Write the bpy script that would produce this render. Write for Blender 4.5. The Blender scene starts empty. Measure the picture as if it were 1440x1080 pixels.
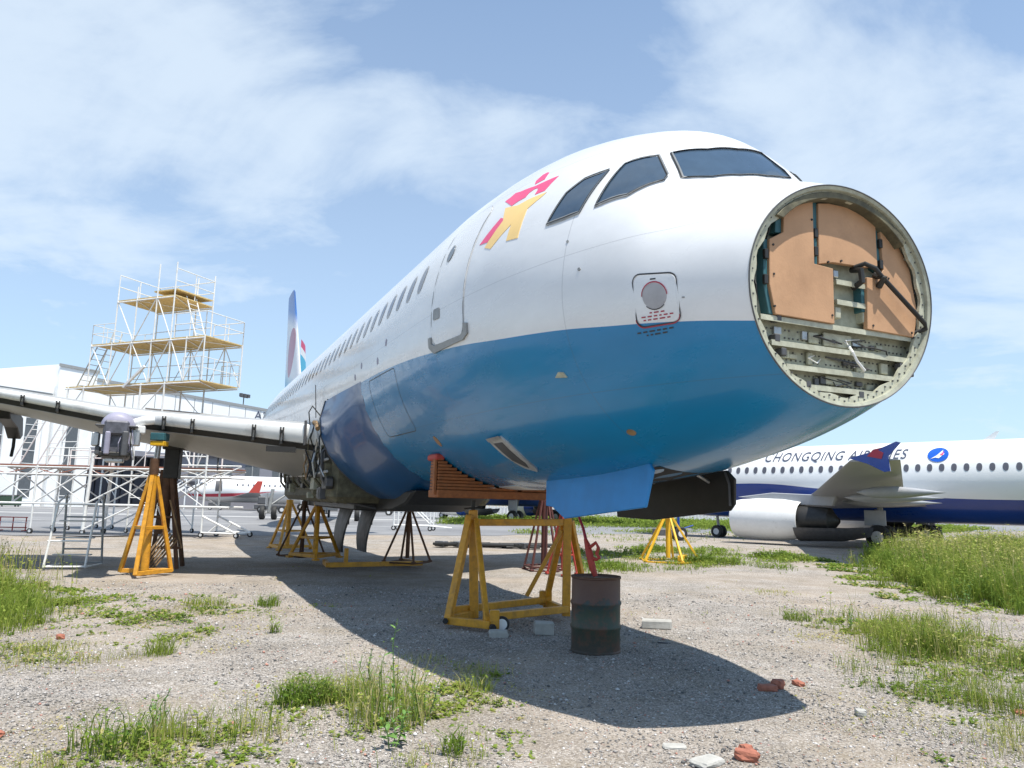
import bpy, bmesh, math, random
import numpy as np
from mathutils import Vector, Matrix
from mathutils.geometry import tessellate_polygon
random.seed(7); RNG = np.random.default_rng(7)
SC = bpy.context.scene; COL = SC.collection
# ------------------------------------------------------------------ camera
cam = bpy.data.objects.new('camera', bpy.data.cameras.new('camera')); COL.objects.link(cam)
cam.data.sensor_width = 36.0; cam.data.lens = 36.0 * 1060.0 / 1440.0
cam.data.clip_start = 0.1; cam.data.clip_end = 6000
_p, _r = math.radians(9.1), math.radians(1.32)
_F = Vector((0, math.cos(_p), math.sin(_p))); _U = Vector((0, -math.sin(_p), math.cos(_p))); _R = Vector((1, 0, 0))
_R2 = _R * math.cos(_r) + _U * math.sin(_r); _U2 = _U * math.cos(_r) - _R * math.sin(_r)
cam.matrix_world = Matrix(((_R2.x, _U2.x, -_F.x, 0), (_R2.y, _U2.y, -_F.y, 0), (_R2.z, _U2.z, -_F.z, 1.67), (0, 0, 0, 1)))
SC.camera = cam
# ------------------------------------------------------------------ sun, sky, exposure
SUN_DIR = Vector((0.250, -0.285, 1.0)).normalized()
EL = math.asin(SUN_DIR.z); AZ = math.atan2(SUN_DIR.x, SUN_DIR.y)
sl = bpy.data.lights.new('sun', 'SUN'); sl.energy = 5.0; sl.angle = math.radians(0.53); sl.color = (1.0, 0.95, 0.865)
so = bpy.data.objects.new('sun', sl); COL.objects.link(so); so.location = (30, -30, 120)
so.rotation_euler = SUN_DIR.to_track_quat('Z', 'Y').to_euler()
SC.view_settings.view_transform = 'Standard'; SC.view_settings.look = 'None'
SC.view_settings.exposure = 0.44; SC.view_settings.gamma = 1.0
SC.view_settings.use_curve_mapping = False
world = bpy.data.worlds.new('World'); SC.world = world; world.use_nodes = True
def N(nt, t, **kw):
    n = nt.nodes.new(t)
    for k, v in kw.items():
        if k.startswith('i_'):
            n.inputs[k[2:]].default_value = v
        else:
            setattr(n, k, v)
    return n
def build_sky():
    nt = world.node_tree; nt.nodes.clear(); L = nt.links.new
    sky = N(nt, 'ShaderNodeTexSky', sky_type='NISHITA', sun_disc=False, sun_elevation=EL, sun_rotation=AZ,
            altitude=100.0, air_density=1.0, dust_density=0.6, ozone_density=3.2)
    tc = N(nt, 'ShaderNodeTexCoord'); sep = N(nt, 'ShaderNodeSeparateXYZ'); L(tc.outputs['Generated'], sep.inputs[0])
    zz = N(nt, 'ShaderNodeMath', operation='MAXIMUM'); zz.inputs[1].default_value = 0.0; L(sep.outputs['Z'], zz.inputs[0])
    za = N(nt, 'ShaderNodeMath', operation='ADD'); za.inputs[1].default_value = 0.22; L(zz.outputs[0], za.inputs[0])
    dx = N(nt, 'ShaderNodeMath', operation='DIVIDE'); L(sep.outputs['X'], dx.inputs[0]); L(za.outputs[0], dx.inputs[1])
    dy = N(nt, 'ShaderNodeMath', operation='DIVIDE'); L(sep.outputs['Y'], dy.inputs[0]); L(za.outputs[0], dy.inputs[1])
    cb = N(nt, 'ShaderNodeCombineXYZ'); L(dx.outputs[0], cb.inputs[0]); L(dy.outputs[0], cb.inputs[1])
    mp = N(nt, 'ShaderNodeMapping'); mp.inputs['Location'].default_value = CLOUD_OFF; mp.inputs['Rotation'].default_value = (0, 0, 0.5)
    mp.inputs['Scale'].default_value = (1.0, 1.25, 1.0); L(cb.outputs[0], mp.inputs[0])
    n1 = N(nt, 'ShaderNodeTexNoise', i_Scale=1.25, i_Detail=9.0, i_Roughness=0.58, i_Distortion=0.5); L(mp.outputs[0], n1.inputs['Vector'])
    n2 = N(nt, 'ShaderNodeTexNoise', i_Scale=3.1, i_Detail=6.0, i_Roughness=0.6, i_Distortion=0.5); L(mp.outputs[0], n2.inputs['Vector'])
    mx = N(nt, 'ShaderNodeMath', operation='MULTIPLY_ADD'); mx.inputs[1].default_value = 0.42; L(n2.outputs['Fac'], mx.inputs[0]); L(n1.outputs['Fac'], mx.inputs[2])
    # broad cloud sheets in fixed directions of the sky, broken up by the noise
    nv = N(nt, 'ShaderNodeVectorMath', operation='NORMALIZE'); L(tc.outputs['Generated'], nv.inputs[0])
    for d, rad, wt in CLOUDS:
        ds = N(nt, 'ShaderNodeVectorMath', operation='DISTANCE'); ds.inputs[1].default_value = d; L(nv.outputs[0], ds.inputs[0])
        mrn = N(nt, 'ShaderNodeMapRange', interpolation_type='SMOOTHSTEP'); mrn.inputs['From Min'].default_value = rad*1.5; mrn.inputs['From Max'].default_value = 0.0
        mrn.inputs['To Min'].default_value = 0.0; mrn.inputs['To Max'].default_value = wt*0.15; L(ds.outputs['Value'], mrn.inputs['Value'])
        ad = N(nt, 'ShaderNodeMath', operation='ADD'); L(mx.outputs[0], ad.inputs[0]); L(mrn.outputs[0], ad.inputs[1]); mx = ad
    rp = N(nt, 'ShaderNodeValToRGB'); rp.color_ramp.elements[0].position = 0.53; rp.color_ramp.elements[1].position = 1.02
    rp.color_ramp.elements[0].color = (0, 0, 0, 1); rp.color_ramp.elements[1].color = (0.8, 0.8, 0.8, 1); rp.color_ramp.interpolation = 'EASE'
    L(mx.outputs[0], rp.inputs[0])
    # general whitish veil, denser towards the horizon
    vl = N(nt, 'ShaderNodeMapRange'); vl.inputs['From Min'].default_value = 0.0; vl.inputs['From Max'].default_value = 0.75
    vl.inputs['To Min'].default_value = 0.62; vl.inputs['To Max'].default_value = 0.16; L(zz.outputs[0], vl.inputs['Value'])
    mm = N(nt, 'ShaderNodeMath', operation='MAXIMUM'); L(rp.outputs[0], mm.inputs[0]); L(vl.outputs[0], mm.inputs[1])
    mix = N(nt, 'ShaderNodeMix', data_type='RGBA'); tn = N(nt, 'ShaderNodeMix', data_type='RGBA', blend_type='MULTIPLY'); tn.inputs[0].default_value = 1.0; L(sky.outputs[0], tn.inputs[6]); tn.inputs[7].default_value = (0.70, 1.05, 1.21, 1)
    L(mm.outputs[0], mix.inputs[0]); L(tn.outputs[2], mix.inputs[6]); mix.inputs[7].default_value = CLOUD_COL
    bg = N(nt, 'ShaderNodeBackground'); bg.inputs['Strength'].default_value = SKY_STR; L(mix.outputs[2], bg.inputs[0])
    out = N(nt, 'ShaderNodeOutputWorld'); L(bg.outputs[0], out.inputs[0])
CLOUDS = [((-0.461, 0.793, 0.399), 0.3, 1), ((-0.258, 0.857, 0.447), 0.2, 1.15), ((-0.33, 0.807, 0.489), 0.18, 0.6), ((-0.505, 0.737, 0.45), 0.22, 0.8), ((-0.034, 0.897, 0.44), 0.13, 1.3), ((-0.145, 0.865, 0.48), 0.12, 0.9), ((0.065, 0.895, 0.441), 0.13, 1.0), ((0.213, 0.833, 0.51), 0.16, 0.8), ((0.336, 0.825, 0.454), 0.2, 0.35), ((0.478, 0.789, 0.386), 0.22, 0.55), ((0.529, 0.814, 0.239), 0.25, 0.6), ((-0.436, 0.839, 0.326), 0.2, 0.6), ((0.236, 0.789, 0.568), 0.08, 0.5), ((-0.061, 0.838, 0.543), 0.22, -0.9), ((0.225, 0.81, 0.541), 0.05, -0.3), ((-0.398, 0.888, 0.229), 0.22, -0.9), ((-0.151, 0.937, 0.314), 0.14, -0.6), ((0.096, 0.851, 0.517), 0.12, -0.5), ((0.431, 0.748, 0.505), 0.14, -0.4)]
CLOUD_OFF = (3.1, 1.7, 0.0); CLOUD_COL = (5.5, 6.3, 7.1, 1); SKY_STR = 0.112
build_sky()
# ------------------------------------------------------------------ materials
MATS = {}
def pmat(name, col, rough=0.6, metal=0.0, var=0.12, scale=6.0, bump=0.0, bscale=60.0, coat=0.0, dirt=0.0, dirtcol=(0.12, 0.09, 0.06), spec=0.5, detail=5.0):
    """principled material with tonal variation, optional dirt and fine relief, in object coordinates"""
    if name in MATS: return MATS[name]
    m = bpy.data.materials.new(name); m.use_nodes = True; nt = m.node_tree; b = nt.nodes['Principled BSDF']; L = nt.links.new
    b.inputs['Roughness'].default_value = rough; b.inputs['Metallic'].default_value = metal
    b.inputs['Coat Weight'].default_value = coat; b.inputs['Coat Roughness'].default_value = 0.06; b.inputs['Specular IOR Level'].default_value = spec
    tc = N(nt, 'ShaderNodeTexCoord')
    nz = N(nt, 'ShaderNodeTexNoise', i_Scale=scale, i_Detail=detail, i_Roughness=0.6); L(tc.outputs['Object'], nz.inputs['Vector'])
    mr = N(nt, 'ShaderNodeMapRange'); mr.inputs['To Min'].default_value = 1 - var; mr.inputs['To Max'].default_value = 1 + var
    mr.inputs['From Min'].default_value = 0.3; mr.inputs['From Max'].default_value = 0.7; L(nz.outputs['Fac'], mr.inputs['Value'])
    mu = N(nt, 'ShaderNodeMix', data_type='RGBA', blend_type='MULTIPLY'); mu.inputs[0].default_value = 1.0; mu.inputs[6].default_value = (*col, 1)
    L(mr.outputs[0], mu.inputs[7]); c = mu.outputs[2]
    if dirt > 0:
        n2 = N(nt, 'ShaderNodeTexNoise', i_Scale=scale * 0.7, i_Detail=8.0, i_Roughness=0.72); L(tc.outputs['Object'], n2.inputs['Vector'])
        r2 = N(nt, 'ShaderNodeMapRange'); r2.inputs['From Min'].default_value = 0.62 - 0.3 * dirt; r2.inputs['From Max'].default_value = 0.75; r2.inputs['To Max'].default_value = min(1, 0.45 + dirt * 0.5); L(n2.outputs['Fac'], r2.inputs['Value'])
        m2 = N(nt, 'ShaderNodeMix', data_type='RGBA'); L(r2.outputs[0], m2.inputs[0]); L(c, m2.inputs[6]); m2.inputs[7].default_value = (*dirtcol, 1); c = m2.outputs[2]
    L(c, b.inputs['Base Color'])
    if bump > 0:
        nb = N(nt, 'ShaderNodeTexNoise', i_Scale=bscale, i_Detail=4.0); L(tc.outputs['Object'], nb.inputs['Vector'])
        bp = N(nt, 'ShaderNodeBump', i_Strength=bump, i_Distance=0.01); L(nb.outputs['Fac'], bp.inputs['Height']); L(bp.outputs[0], b.inputs['Normal'])
    MATS[name] = m; return m
WHITE = (0.78, 0.79, 0.80)
m_white = pmat('white_paint', (0.78, 0.78, 0.77), 0.35, var=0.04, dirt=0.12, dirtcol=(0.45, 0.43, 0.40))
m_wht_metal = pmat('white_scaffold_paint', (0.72, 0.72, 0.70), 0.45, var=0.08, dirt=0.25, dirtcol=(0.35, 0.27, 0.2))
m_yellow = pmat('yellow_jack_paint', (0.62, 0.29, 0.02), 0.45, var=0.16, dirt=0.5, dirtcol=(0.20, 0.10, 0.03), scale=9)
m_bright_yellow = pmat('bright_yellow_paint', (0.75, 0.43, 0.02), 0.45, var=0.1, dirt=0.2, dirtcol=(0.3, 0.16, 0.04), scale=9)
m_orange_wood = pmat('orange_wood', (0.30, 0.10, 0.03), 0.7, var=0.25, scale=14, bump=0.3, dirt=0.2)
m_rust = pmat('rusty_brown_steel', (0.11, 0.055, 0.03), 0.75, 0.2, var=0.3, bump=0.3, dirt=0.3, dirtcol=(0.2, 0.08, 0.03))
m_darkred = pmat('dark_red_steel', (0.10, 0.03, 0.025), 0.6, var=0.2, dirt=0.3)
m_red = pmat('faded_red', (0.42, 0.05, 0.035), 0.6, var=0.15, dirt=0.25, dirtcol=(0.2, 0.04, 0.03), scale=12)
m_black = pmat('black_rubber', (0.02, 0.02, 0.02), 0.7, var=0.2, bump=0.1)
m_blackmetal = pmat('black_metal', (0.032, 0.031, 0.029), 0.45, 0.3, var=0.2)
m_steel = pmat('bare_steel', (0.45, 0.45, 0.45), 0.38, 0.8, var=0.12, dirt=0.25)
m_alu = pmat('dull_aluminium', (0.50, 0.50, 0.49), 0.5, 0.35, var=0.15, dirt=0.35, dirtcol=(0.16, 0.15, 0.13))
m_wing = pmat('grey_wing_paint', (0.33, 0.33, 0.32), 0.4, var=0.08, scale=2.0, dirt=0.3, dirtcol=(0.22, 0.2, 0.18))
m_le = pmat('white_leading_edge', (0.72, 0.72, 0.70), 0.35, var=0.05, scale=2.0, dirt=0.3, dirtcol=(0.3, 0.28, 0.25))
m_concrete = pmat('pale_concrete', (0.40, 0.39, 0.36), 0.9, var=0.15, bump=0.5, scale=10, bscale=80)
m_brick = pmat('red_brick', (0.34, 0.125, 0.08), 0.9, var=0.2, bump=0.5, scale=20)
m_primer = pmat('grey_green_primer', (0.36, 0.37, 0.29), 0.55, var=0.22, scale=9, dirt=0.6, dirtcol=(0.17, 0.16, 0.11))
m_primer_l = pmat('pale_primer', (0.44, 0.44, 0.34), 0.5, var=0.2, scale=12, dirt=0.5, dirtcol=(0.22, 0.2, 0.13))
m_teal = pmat('teal_primer', (0.035, 0.12, 0.14), 0.5, var=0.15, dirt=0.2)
m_tan = pmat('tan_honeycomb_board', (0.46, 0.265, 0.145), 0.7, var=0.10, scale=3.5, dirt=0.28, dirtcol=(0.30, 0.165, 0.085), bump=0.1)
m_glass = pmat('dark_cockpit_glass', (0.045, 0.075, 0.115), 0.05, var=0.1, spec=1.0)  # bluish sky reflection put into the base colour
m_winglass = pmat('grey_window_pane', (0.10, 0.10, 0.12), 0.12, var=0.1)
m_grey = pmat('mid_grey_paint', (0.28, 0.29, 0.29), 0.5, var=0.12, dirt=0.2)
m_dkgrey = pmat('dark_grey_metal', (0.09, 0.09, 0.095), 0.5, 0.2, var=0.2, dirt=0.2)
m_pink = pmat('pink_decal', (0.78, 0.08, 0.20), 0.35, var=0.03)
m_decal_y = pmat('yellow_decal', (0.88, 0.60, 0.22), 0.35, var=0.03)
m_blackline = pmat('black_decal_line', (0.03, 0.03, 0.035), 0.5, var=0.05)
m_redline = pmat('red_decal_line', (0.35, 0.03, 0.06), 0.5, var=0.05)
m_disc = pmat('grey_port_disc', (0.38, 0.37, 0.38), 0.5, var=0.12, dirt=0.15)
m_doorblue = pmat('bright_blue_door', (0.012, 0.21, 0.52), 0.42, var=0.12, scale=3, dirt=0.12, dirtcol=(0.02, 0.1, 0.25))
m_fairing = pmat('shaded_blue_fairing', (0.001, 0.075, 0.22), 0.32, var=0.12, scale=1.2, coat=0.3)  # darker than the hull blue: shade and reflection put into the colour
m_olive = pmat('olive_primer_structure', (0.11, 0.10, 0.06), 0.7, var=0.45, scale=8, bump=0.6, bscale=18, dirt=0.5, dirtcol=(0.03, 0.03, 0.025))
m_lav = pmat('lavender_grey_paint', (0.30, 0.29, 0.37), 0.5, var=0.08, dirt=0.2)
m_pylon = pmat('dark_pylon_metal', (0.12, 0.12, 0.14), 0.5, 0.3, var=0.35, scale=7, dirt=0.4, dirtcol=(0.03, 0.03, 0.03))
m_wood = pmat('ochre_plank', (0.62, 0.46, 0.20), 0.8, var=0.2, scale=8)
m_redbrown = pmat('red_brown_primer', (0.30, 0.12, 0.08), 0.7, var=0.2, dirt=0.2)
m_winglegrey = pmat('pale_grey_wing', (0.36, 0.37, 0.39), 0.4, var=0.06)
m_hangar = pmat('white_cladding', (0.82, 0.83, 0.83), 0.6, var=0.04, scale=0.4, dirt=0.08, dirtcol=(0.5, 0.5, 0.48))
m_hwin = pmat('dark_hangar_glass', (0.10, 0.11, 0.12), 0.25, var=0.15)
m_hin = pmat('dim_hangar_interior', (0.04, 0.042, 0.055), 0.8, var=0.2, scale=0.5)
m_greybldg = pmat('grey_render', (0.22, 0.22, 0.25), 0.8, var=0.08, scale=0.5)
m_green = pmat('dark_green_paint', (0.03, 0.06, 0.035), 0.6, var=0.2)
m_royal = pmat('royal_blue_paint', (0.003, 0.045, 0.28), 0.25, var=0.06, coat=0.3)
m_cyan = pmat('cyan_paint', (0.05, 0.45, 0.70), 0.4, var=0.05)
m_letter = pmat('dark_blue_grey_lettering', (0.06, 0.07, 0.11), 0.4, var=0.05)
m_rubber_white = pmat('pale_wheel_hub', (0.6, 0.6, 0.6), 0.4, var=0.05)
m_fence = pmat('pale_fence', (0.65, 0.66, 0.66), 0.5, var=0.05)
m_tan_dark = pmat('dry_wood', (0.25, 0.16, 0.08), 0.8, var=0.3, bump=0.3)
# ------------------------------------------------------------------ mesh helper
class MB:
    def __init__(s): s.v = []; s.f = []
    def add(s, v, f):
        o = len(s.v); s.v += [tuple(p) for p in v]; s.f += [tuple(i + o for i in q) for q in f]; return s
    def box(s, c, d, rz=0.0, M=None):
        x, y, z = d[0] / 2, d[1] / 2, d[2] / 2; P = []
        for sx, sy, sz in ((-1,-1,-1),(1,-1,-1),(1,1,-1),(-1,1,-1),(-1,-1,1),(1,-1,1),(1,1,1),(-1,1,1)):
            p = Vector((sx*x, sy*y, sz*z))
            if M is not None: p = M @ p
            elif rz: p = Matrix.Rotation(rz, 3, 'Z') @ p
            P.append(p + Vector(c))
        return s.add(P, [(0,3,2,1),(4,5,6,7),(0,1,5,4),(1,2,6,5),(2,3,7,6),(3,0,4,7)])
    def beam(s, a, b, w, h=None, up=(0, 0, 1)):
        a = Vector(a); b = Vector(b); d = (b - a); ln = d.length; d.normalize(); u = Vector(up)
        if abs(d.dot(u)) > 0.98: u = Vector((0, 1, 0))
        x = d.cross(u).normalized(); y = x.cross(d); h = h or w; P = []
        for q in (a, b):
            for i, j in ((-1,-1),(1,-1),(1,1),(-1,1)): P.append(q + x * (i * w / 2) + y * (j * h / 2))
        return s.add(P, [(0,1,2,3),(7,6,5,4),(0,4,5,1),(1,5,6,2),(2,6,7,3),(3,7,4,0)])
    def tube(s, pts, r, n=8, cap=True):
        pts = [Vector(p) for p in pts]; k = len(pts); rr = r if hasattr(r, '__len__') else [r] * k; V = []; Fc = []
        t0 = (pts[1] - pts[0]).normalized(); u = Vector((0, 0, 1)) if abs(t0.z) < 0.9 else Vector((1, 0, 0))
        x = t0.cross(u).normalized()
        for i, p in enumerate(pts):
            t = (pts[min(i+1, k-1)] - pts[max(i-1, 0)]).normalized(); x = (x - t * x.dot(t)).normalized(); y = t.cross(x)
            for j in range(n):
                a = 2 * math.pi * j / n; V.append(p + (x * math.cos(a) + y * math.sin(a)) * rr[i])
        for i in range(k - 1):
            for j in range(n): Fc.append((i*n+j, i*n+(j+1) % n, (i+1)*n+(j+1) % n, (i+1)*n+j))
        if cap: Fc += [tuple(range(n))[::-1], tuple((k-1)*n + j for j in range(n))]
        return s.add(V, Fc)
    def lathe(s, prof, n=24, M=None, axis='Z', cap=True, a0=0.0, a1=2*math.pi):
        V = []; Fc = []; k = len(prof); full = abs(a1 - a0 - 2*math.pi) < 1e-6; m = n if full else n + 1
        for r, h in prof:
            for j in range(m):
                a = a0 + (a1 - a0) * j / n
                p = Vector((r*math.cos(a), r*math.sin(a), h)) if axis == 'Z' else (Vector((h, r*math.cos(a), r*math.sin(a))) if axis == 'X' else Vector((r*math.cos(a), h, r*math.sin(a))))
                V.append(M @ p if M is not None else p)
        for i in range(k - 1):
            for j in range(n):
                j2 = (j+1) % n if full else j+1
                Fc.append((i*m+j, i*m+j2, (i+1)*m+j2, (i+1)*m+j))
        if cap and full:
            if prof[0][0] > 1e-5: Fc.append(tuple(range(n))[::-1])
            if prof[-1][0] > 1e-5: Fc.append(tuple((k-1)*n + j for j in range(n)))
        return s.add(V, Fc)
    def prism(s, poly, d, f):
        """poly in 2D, extruded by depth d, f(u, v, w) -> point"""
        n = len(poly); V = [f(u, v, 0) for u, v in poly] + [f(u, v, d) for u, v in poly]
        return s.add(V, [tuple(range(n))[::-1], tuple(range(n, 2*n))] + [(i, (i+1) % n, n+(i+1) % n, n+i) for i in range(n)])
    def sphere(s, c, r, nu=12, nv=8):
        prof = [(r*math.sin(math.pi*i/nv), -r*math.cos(math.pi*i/nv)) for i in range(nv+1)]
        prof[0] = (0.0005, -r); prof[-1] = (0.0005, r)
        return s.lathe(prof, nu, Matrix.Translation(c))
    def build(s, name, mat, parent=None, smooth=False, bevel=0.0, label=None):
        me = bpy.data.meshes.new(name); me.from_pydata(s.v, [], s.f); me.validate()
        bm = bmesh.new(); bm.from_mesh(me); bmesh.ops.remove_doubles(bm, verts=bm.verts, dist=1e-5); bmesh.ops.recalc_face_normals(bm, faces=bm.faces)
        if bevel > 0:
            es = [e for e in bm.edges if len(e.link_faces) == 2 and e.calc_face_angle(0) > 0.6]
            bmesh.ops.bevel(bm, geom=es, offset=bevel, segments=1, affect='EDGES', clamp_overlap=True)
        bm.to_mesh(me); bm.free()
        return link(name, me, mat, parent, smooth, label)
def link(name, me, mat, parent=None, smooth=False, label=None):
    if mat is not None and not me.materials: me.materials.append(mat)
    if smooth:
        me.polygons.foreach_set('use_smooth', [True] * len(me.polygons))
        try: me.set_sharp_from_angle(angle=math.radians(38))
        except Exception: pass
    o = bpy.data.objects.new(name, me); COL.objects.link(o)
    if parent is not None: o.parent = parent
    if label: o['label'] = label
    return o
def thing(name, label, cat, loc=(0, 0, 0), rz=0.0, group=None, kind=None):
    o = bpy.data.objects.new(name, None); COL.objects.link(o); o.empty_display_size = 0.2
    o.location = loc; o.rotation_euler = (0, 0, rz); tag(o, label, cat, group, kind); return o
def tag(o, label=None, cat=None, group=None, kind=None):
    if label: o['label'] = label
    if cat: o['category'] = cat
    if group: o['group'] = group
    if kind: o['kind'] = kind
    return o
def copy_tree(o, parent=None):
    c = o.copy(); COL.objects.link(c)
    if parent is not None: c.parent = parent
    for ch in list(o.children): copy_tree(ch, c)
    return c
def bar(name, a, b, r, mat, parent, n=6):
    return MB().tube([a, b], r, n).build(name, mat, parent, smooth=True)
def beam(name, a, b, w, h, mat, parent, bevel=0.006):
    return MB().beam(a, b, w, h).build(name, mat, parent, bevel=bevel)
# ------------------------------------------------------------------ ground
def ground_mat():
    m = bpy.data.materials.new('gravel_ground'); m.use_nodes = True; nt = m.node_tree; b = nt.nodes['Principled BSDF']; L = nt.links.new
    b.inputs['Roughness'].default_value = 0.95; b.inputs['Specular IOR Level'].default_value = 0.15
    tc = N(nt, 'ShaderNodeTexCoord'); V = tc.outputs['Object']
    def noise(sc, det=6.0, ro=0.6): n = N(nt, 'ShaderNodeTexNoise', i_Scale=sc, i_Detail=det, i_Roughness=ro); L(V, n.inputs['Vector']); return n.outputs['Fac']
    def ramp(src, stops):
        r = N(nt, 'ShaderNodeValToRGB'); e = r.color_ramp.elements
        e[0].position, e[0].color = stops[0][0], (*stops[0][1], 1); e[1].position, e[1].color = stops[-1][0], (*stops[-1][1], 1)
        for p, c in stops[1:-1]: q = e.new(p); q.color = (*c, 1)
        L(src, r.inputs[0]); return r.outputs[0]
    def mixc(f, a, bb, mode='MIX'):
        x = N(nt, 'ShaderNodeMix', data_type='RGBA', blend_type=mode)
        if isinstance(f, float): x.inputs[0].default_value = f
        else: L(f, x.inputs[0])
        for sck, val in ((6, a), (7, bb)):
            if isinstance(val, tuple): x.inputs[sck].default_value = (*val, 1)
            else: L(val, x.inputs[sck])
        return x.outputs[2]
    vor = N(nt, 'ShaderNodeTexVoronoi', feature='F1', i_Scale=75.0); L(V, vor.inputs['Vector'])
    vc = N(nt, 'ShaderNodeSeparateColor'); L(vor.outputs['Color'], vc.inputs[0])
    stone = ramp(vc.outputs[0], [(0.0, (0.12, 0.112, 0.105)), (0.3, (0.28, 0.258, 0.235)), (0.7, (0.43, 0.395, 0.36)), (0.92, (0.54, 0.50, 0.46)), (1.0, (0.66, 0.63, 0.60))])
    dist = ramp(vor.outputs['Distance'], [(0.0, (1, 1, 1)), (0.5, (0.9, 0.9, 0.9)), (1.0, (0.6, 0.58, 0.56))])
    col = mixc(1.0, stone, dist, 'MULTIPLY')
    big = noise(0.22, 5.0); warm = ramp(big, [(0.42, (0.0,)*3), (0.62, (1.0,)*3)])
    wf = N(nt, 'ShaderNodeMath', operation='MULTIPLY'); wf.inputs[1].default_value = 0.55; L(warm, wf.inputs[0])
    sand = ramp(noise(30.0, 8.0, 0.75), [(0.3, (0.27, 0.215, 0.165)), (0.7, (0.46, 0.385, 0.31))])
    col = mixc(wf.outputs[0], col, sand)
    pk = ramp(noise(2.6, 7.0, 0.7), [(0.64, (0.0,)*3), (0.74, (1.0,)*3)]); pf = N(nt, 'ShaderNodeMath', operation='MULTIPLY'); pf.inputs[1].default_value = 0.32; L(pk, pf.inputs[0])
    col = mixc(pf.outputs[0], col, (0.44, 0.25, 0.21))
    dk = ramp(noise(0.9, 8.0, 0.7), [(0.3, (0.72, 0.70, 0.66)), (0.6, (1.05,)*3)])
    col = mixc(1.0, col, dk, 'MULTIPLY')
    gr = ramp(noise(0.55, 9.0, 0.75), [(0.50, (0.0,)*3), (0.70, (1.0,)*3)]); gf = N(nt, 'ShaderNodeMath', operation='MULTIPLY'); gf.inputs[1].default_value = 0.5; L(gr, gf.inputs[0])
    col = mixc(gf.outputs[0], col, (0.25, 0.195, 0.12))
    L(col, b.inputs['Base Color'])
    hs = N(nt, 'ShaderNodeMath', operation='MULTIPLY_ADD'); hs.inputs[1].default_value = -0.5; L(vor.outputs['Distance'], hs.inputs[0]); L(noise(40.0, 8.0, 0.75), hs.inputs[2])
    bp = N(nt, 'ShaderNodeBump', i_Strength=0.9, i_Distance=0.012); L(hs.outputs[0], bp.inputs['Height']); L(bp.outputs[0], b.inputs['Normal'])
    return m
# uneven terrain sheet: fine near the camera, coarse to the horizon
def build_ground():
    xs = np.concatenate([[-3000, -800, -250, -100, -60, -40], np.arange(-30, 30.01, 0.6), [40, 60, 100, 250, 800, 3000]])
    ys = np.concatenate([[-500, -50, -10, 0], np.arange(2, 36, 0.6), [40, 50, 70, 100, 250, 800, 3000]])
    V = []; 
    for y in ys:
        for x in xs:
            k = 1.0 if (abs(x) < 29 and 2 < y < 33) else 0.0
            V.append((x, y, k * gz(x, y)))
    nx = len(xs); Fc = [(j*nx+i, j*nx+i+1, (j+1)*nx+i+1, (j+1)*nx+i) for j in range(len(ys)-1) for i in range(nx-1)]
    mb = MB(); mb.add(V, Fc); o = mb.build('ground', ground_mat(), None, smooth=True); o['kind'] = 'structure'; return o
def gz(x, y):
    return 0.022 * math.sin(x * 0.9 + 0.3 * y) * math.sin(y * 0.7 - 0.4 * x) + 0.012 * math.sin(2.3 * x + 1.1) * math.sin(1.9 * y + 0.5 * x) - 0.02
build_ground()
def tarmac_mat():
    m = bpy.data.materials.new('tarmac'); m.use_nodes = True; nt = m.node_tree; b = nt.nodes['Principled BSDF']; L = nt.links.new
    b.inputs['Roughness'].default_value = 0.8; tc = N(nt, 'ShaderNodeTexCoord')
    n = N(nt, 'ShaderNodeTexNoise', i_Scale=0.12, i_Detail=8.0, i_Roughness=0.65); L(tc.outputs['Object'], n.inputs['Vector'])
    r = N(nt, 'ShaderNodeValToRGB'); r.color_ramp.elements[0].position = 0.35; r.color_ramp.elements[1].position = 0.65
    r.color_ramp.elements[0].color = (0.15, 0.15, 0.155, 1); r.color_ramp.elements[1].color = (0.24, 0.24, 0.245, 1); L(n.outputs['Fac'], r.inputs[0])
    n2 = N(nt, 'ShaderNodeTexNoise', i_Scale=25.0, i_Detail=6.0); L(tc.outputs['Object'], n2.inputs['Vector'])
    mm = N(nt, 'ShaderNodeMix', data_type='RGBA', blend_type='OVERLAY'); mm.inputs[0].default_value = 0.3; L(r.outputs[0], mm.inputs[6]); L(n2.outputs['Fac'], mm.inputs[7])
    L(mm.outputs[2], b.inputs['Base Color']); return m
m_tarmac = tarmac_mat()
def sheet(name, poly, z, mat, th=0.0):
    mb = MB(); mb.add([(x, y, z) for x, y in poly], [tuple(range(len(poly)))]); o = mb.build(name, mat); o['kind'] = 'structure'; return o
edge = [(-60, 20.0)]
for i in range(41):
    x = -52 + i * 1.35; edge.append((x, (35.4 + (x + 12) * 0.58 if x > -28 else 26.0 + (x + 28) * 0.2) + 0.7 * math.sin(x * 0.8) + 0.4 * math.sin(x * 2.3)))
edge += [(20, 60.0), (60, 88.0), (400, 260), (400, 420), (-400, 420), (-400, 0)]
sheet('apron', edge, 0.012, m_tarmac)
m_strip = pmat('pale_apron_strip', (0.40, 0.40, 0.39), 0.8, var=0.2, scale=0.8)
for a, b, w in (((-90, 62), (12, 76), 3.2), ((-80, 44.0), (-6, 52.5), 0.5), ((-70, 88), (30, 100), 2.0)):
    d = Vector((b[0]-a[0], b[1]-a[1])).normalized(); n = Vector((-d.y, d.x)) * w / 2
    sheet('apron_band', [(a[0]-n.x, a[1]-n.y), (b[0]-n.x, b[1]-n.y), (b[0]+n.x, b[1]+n.y), (a[0]+n.x, a[1]+n.y)], 0.018, m_strip)
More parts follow.
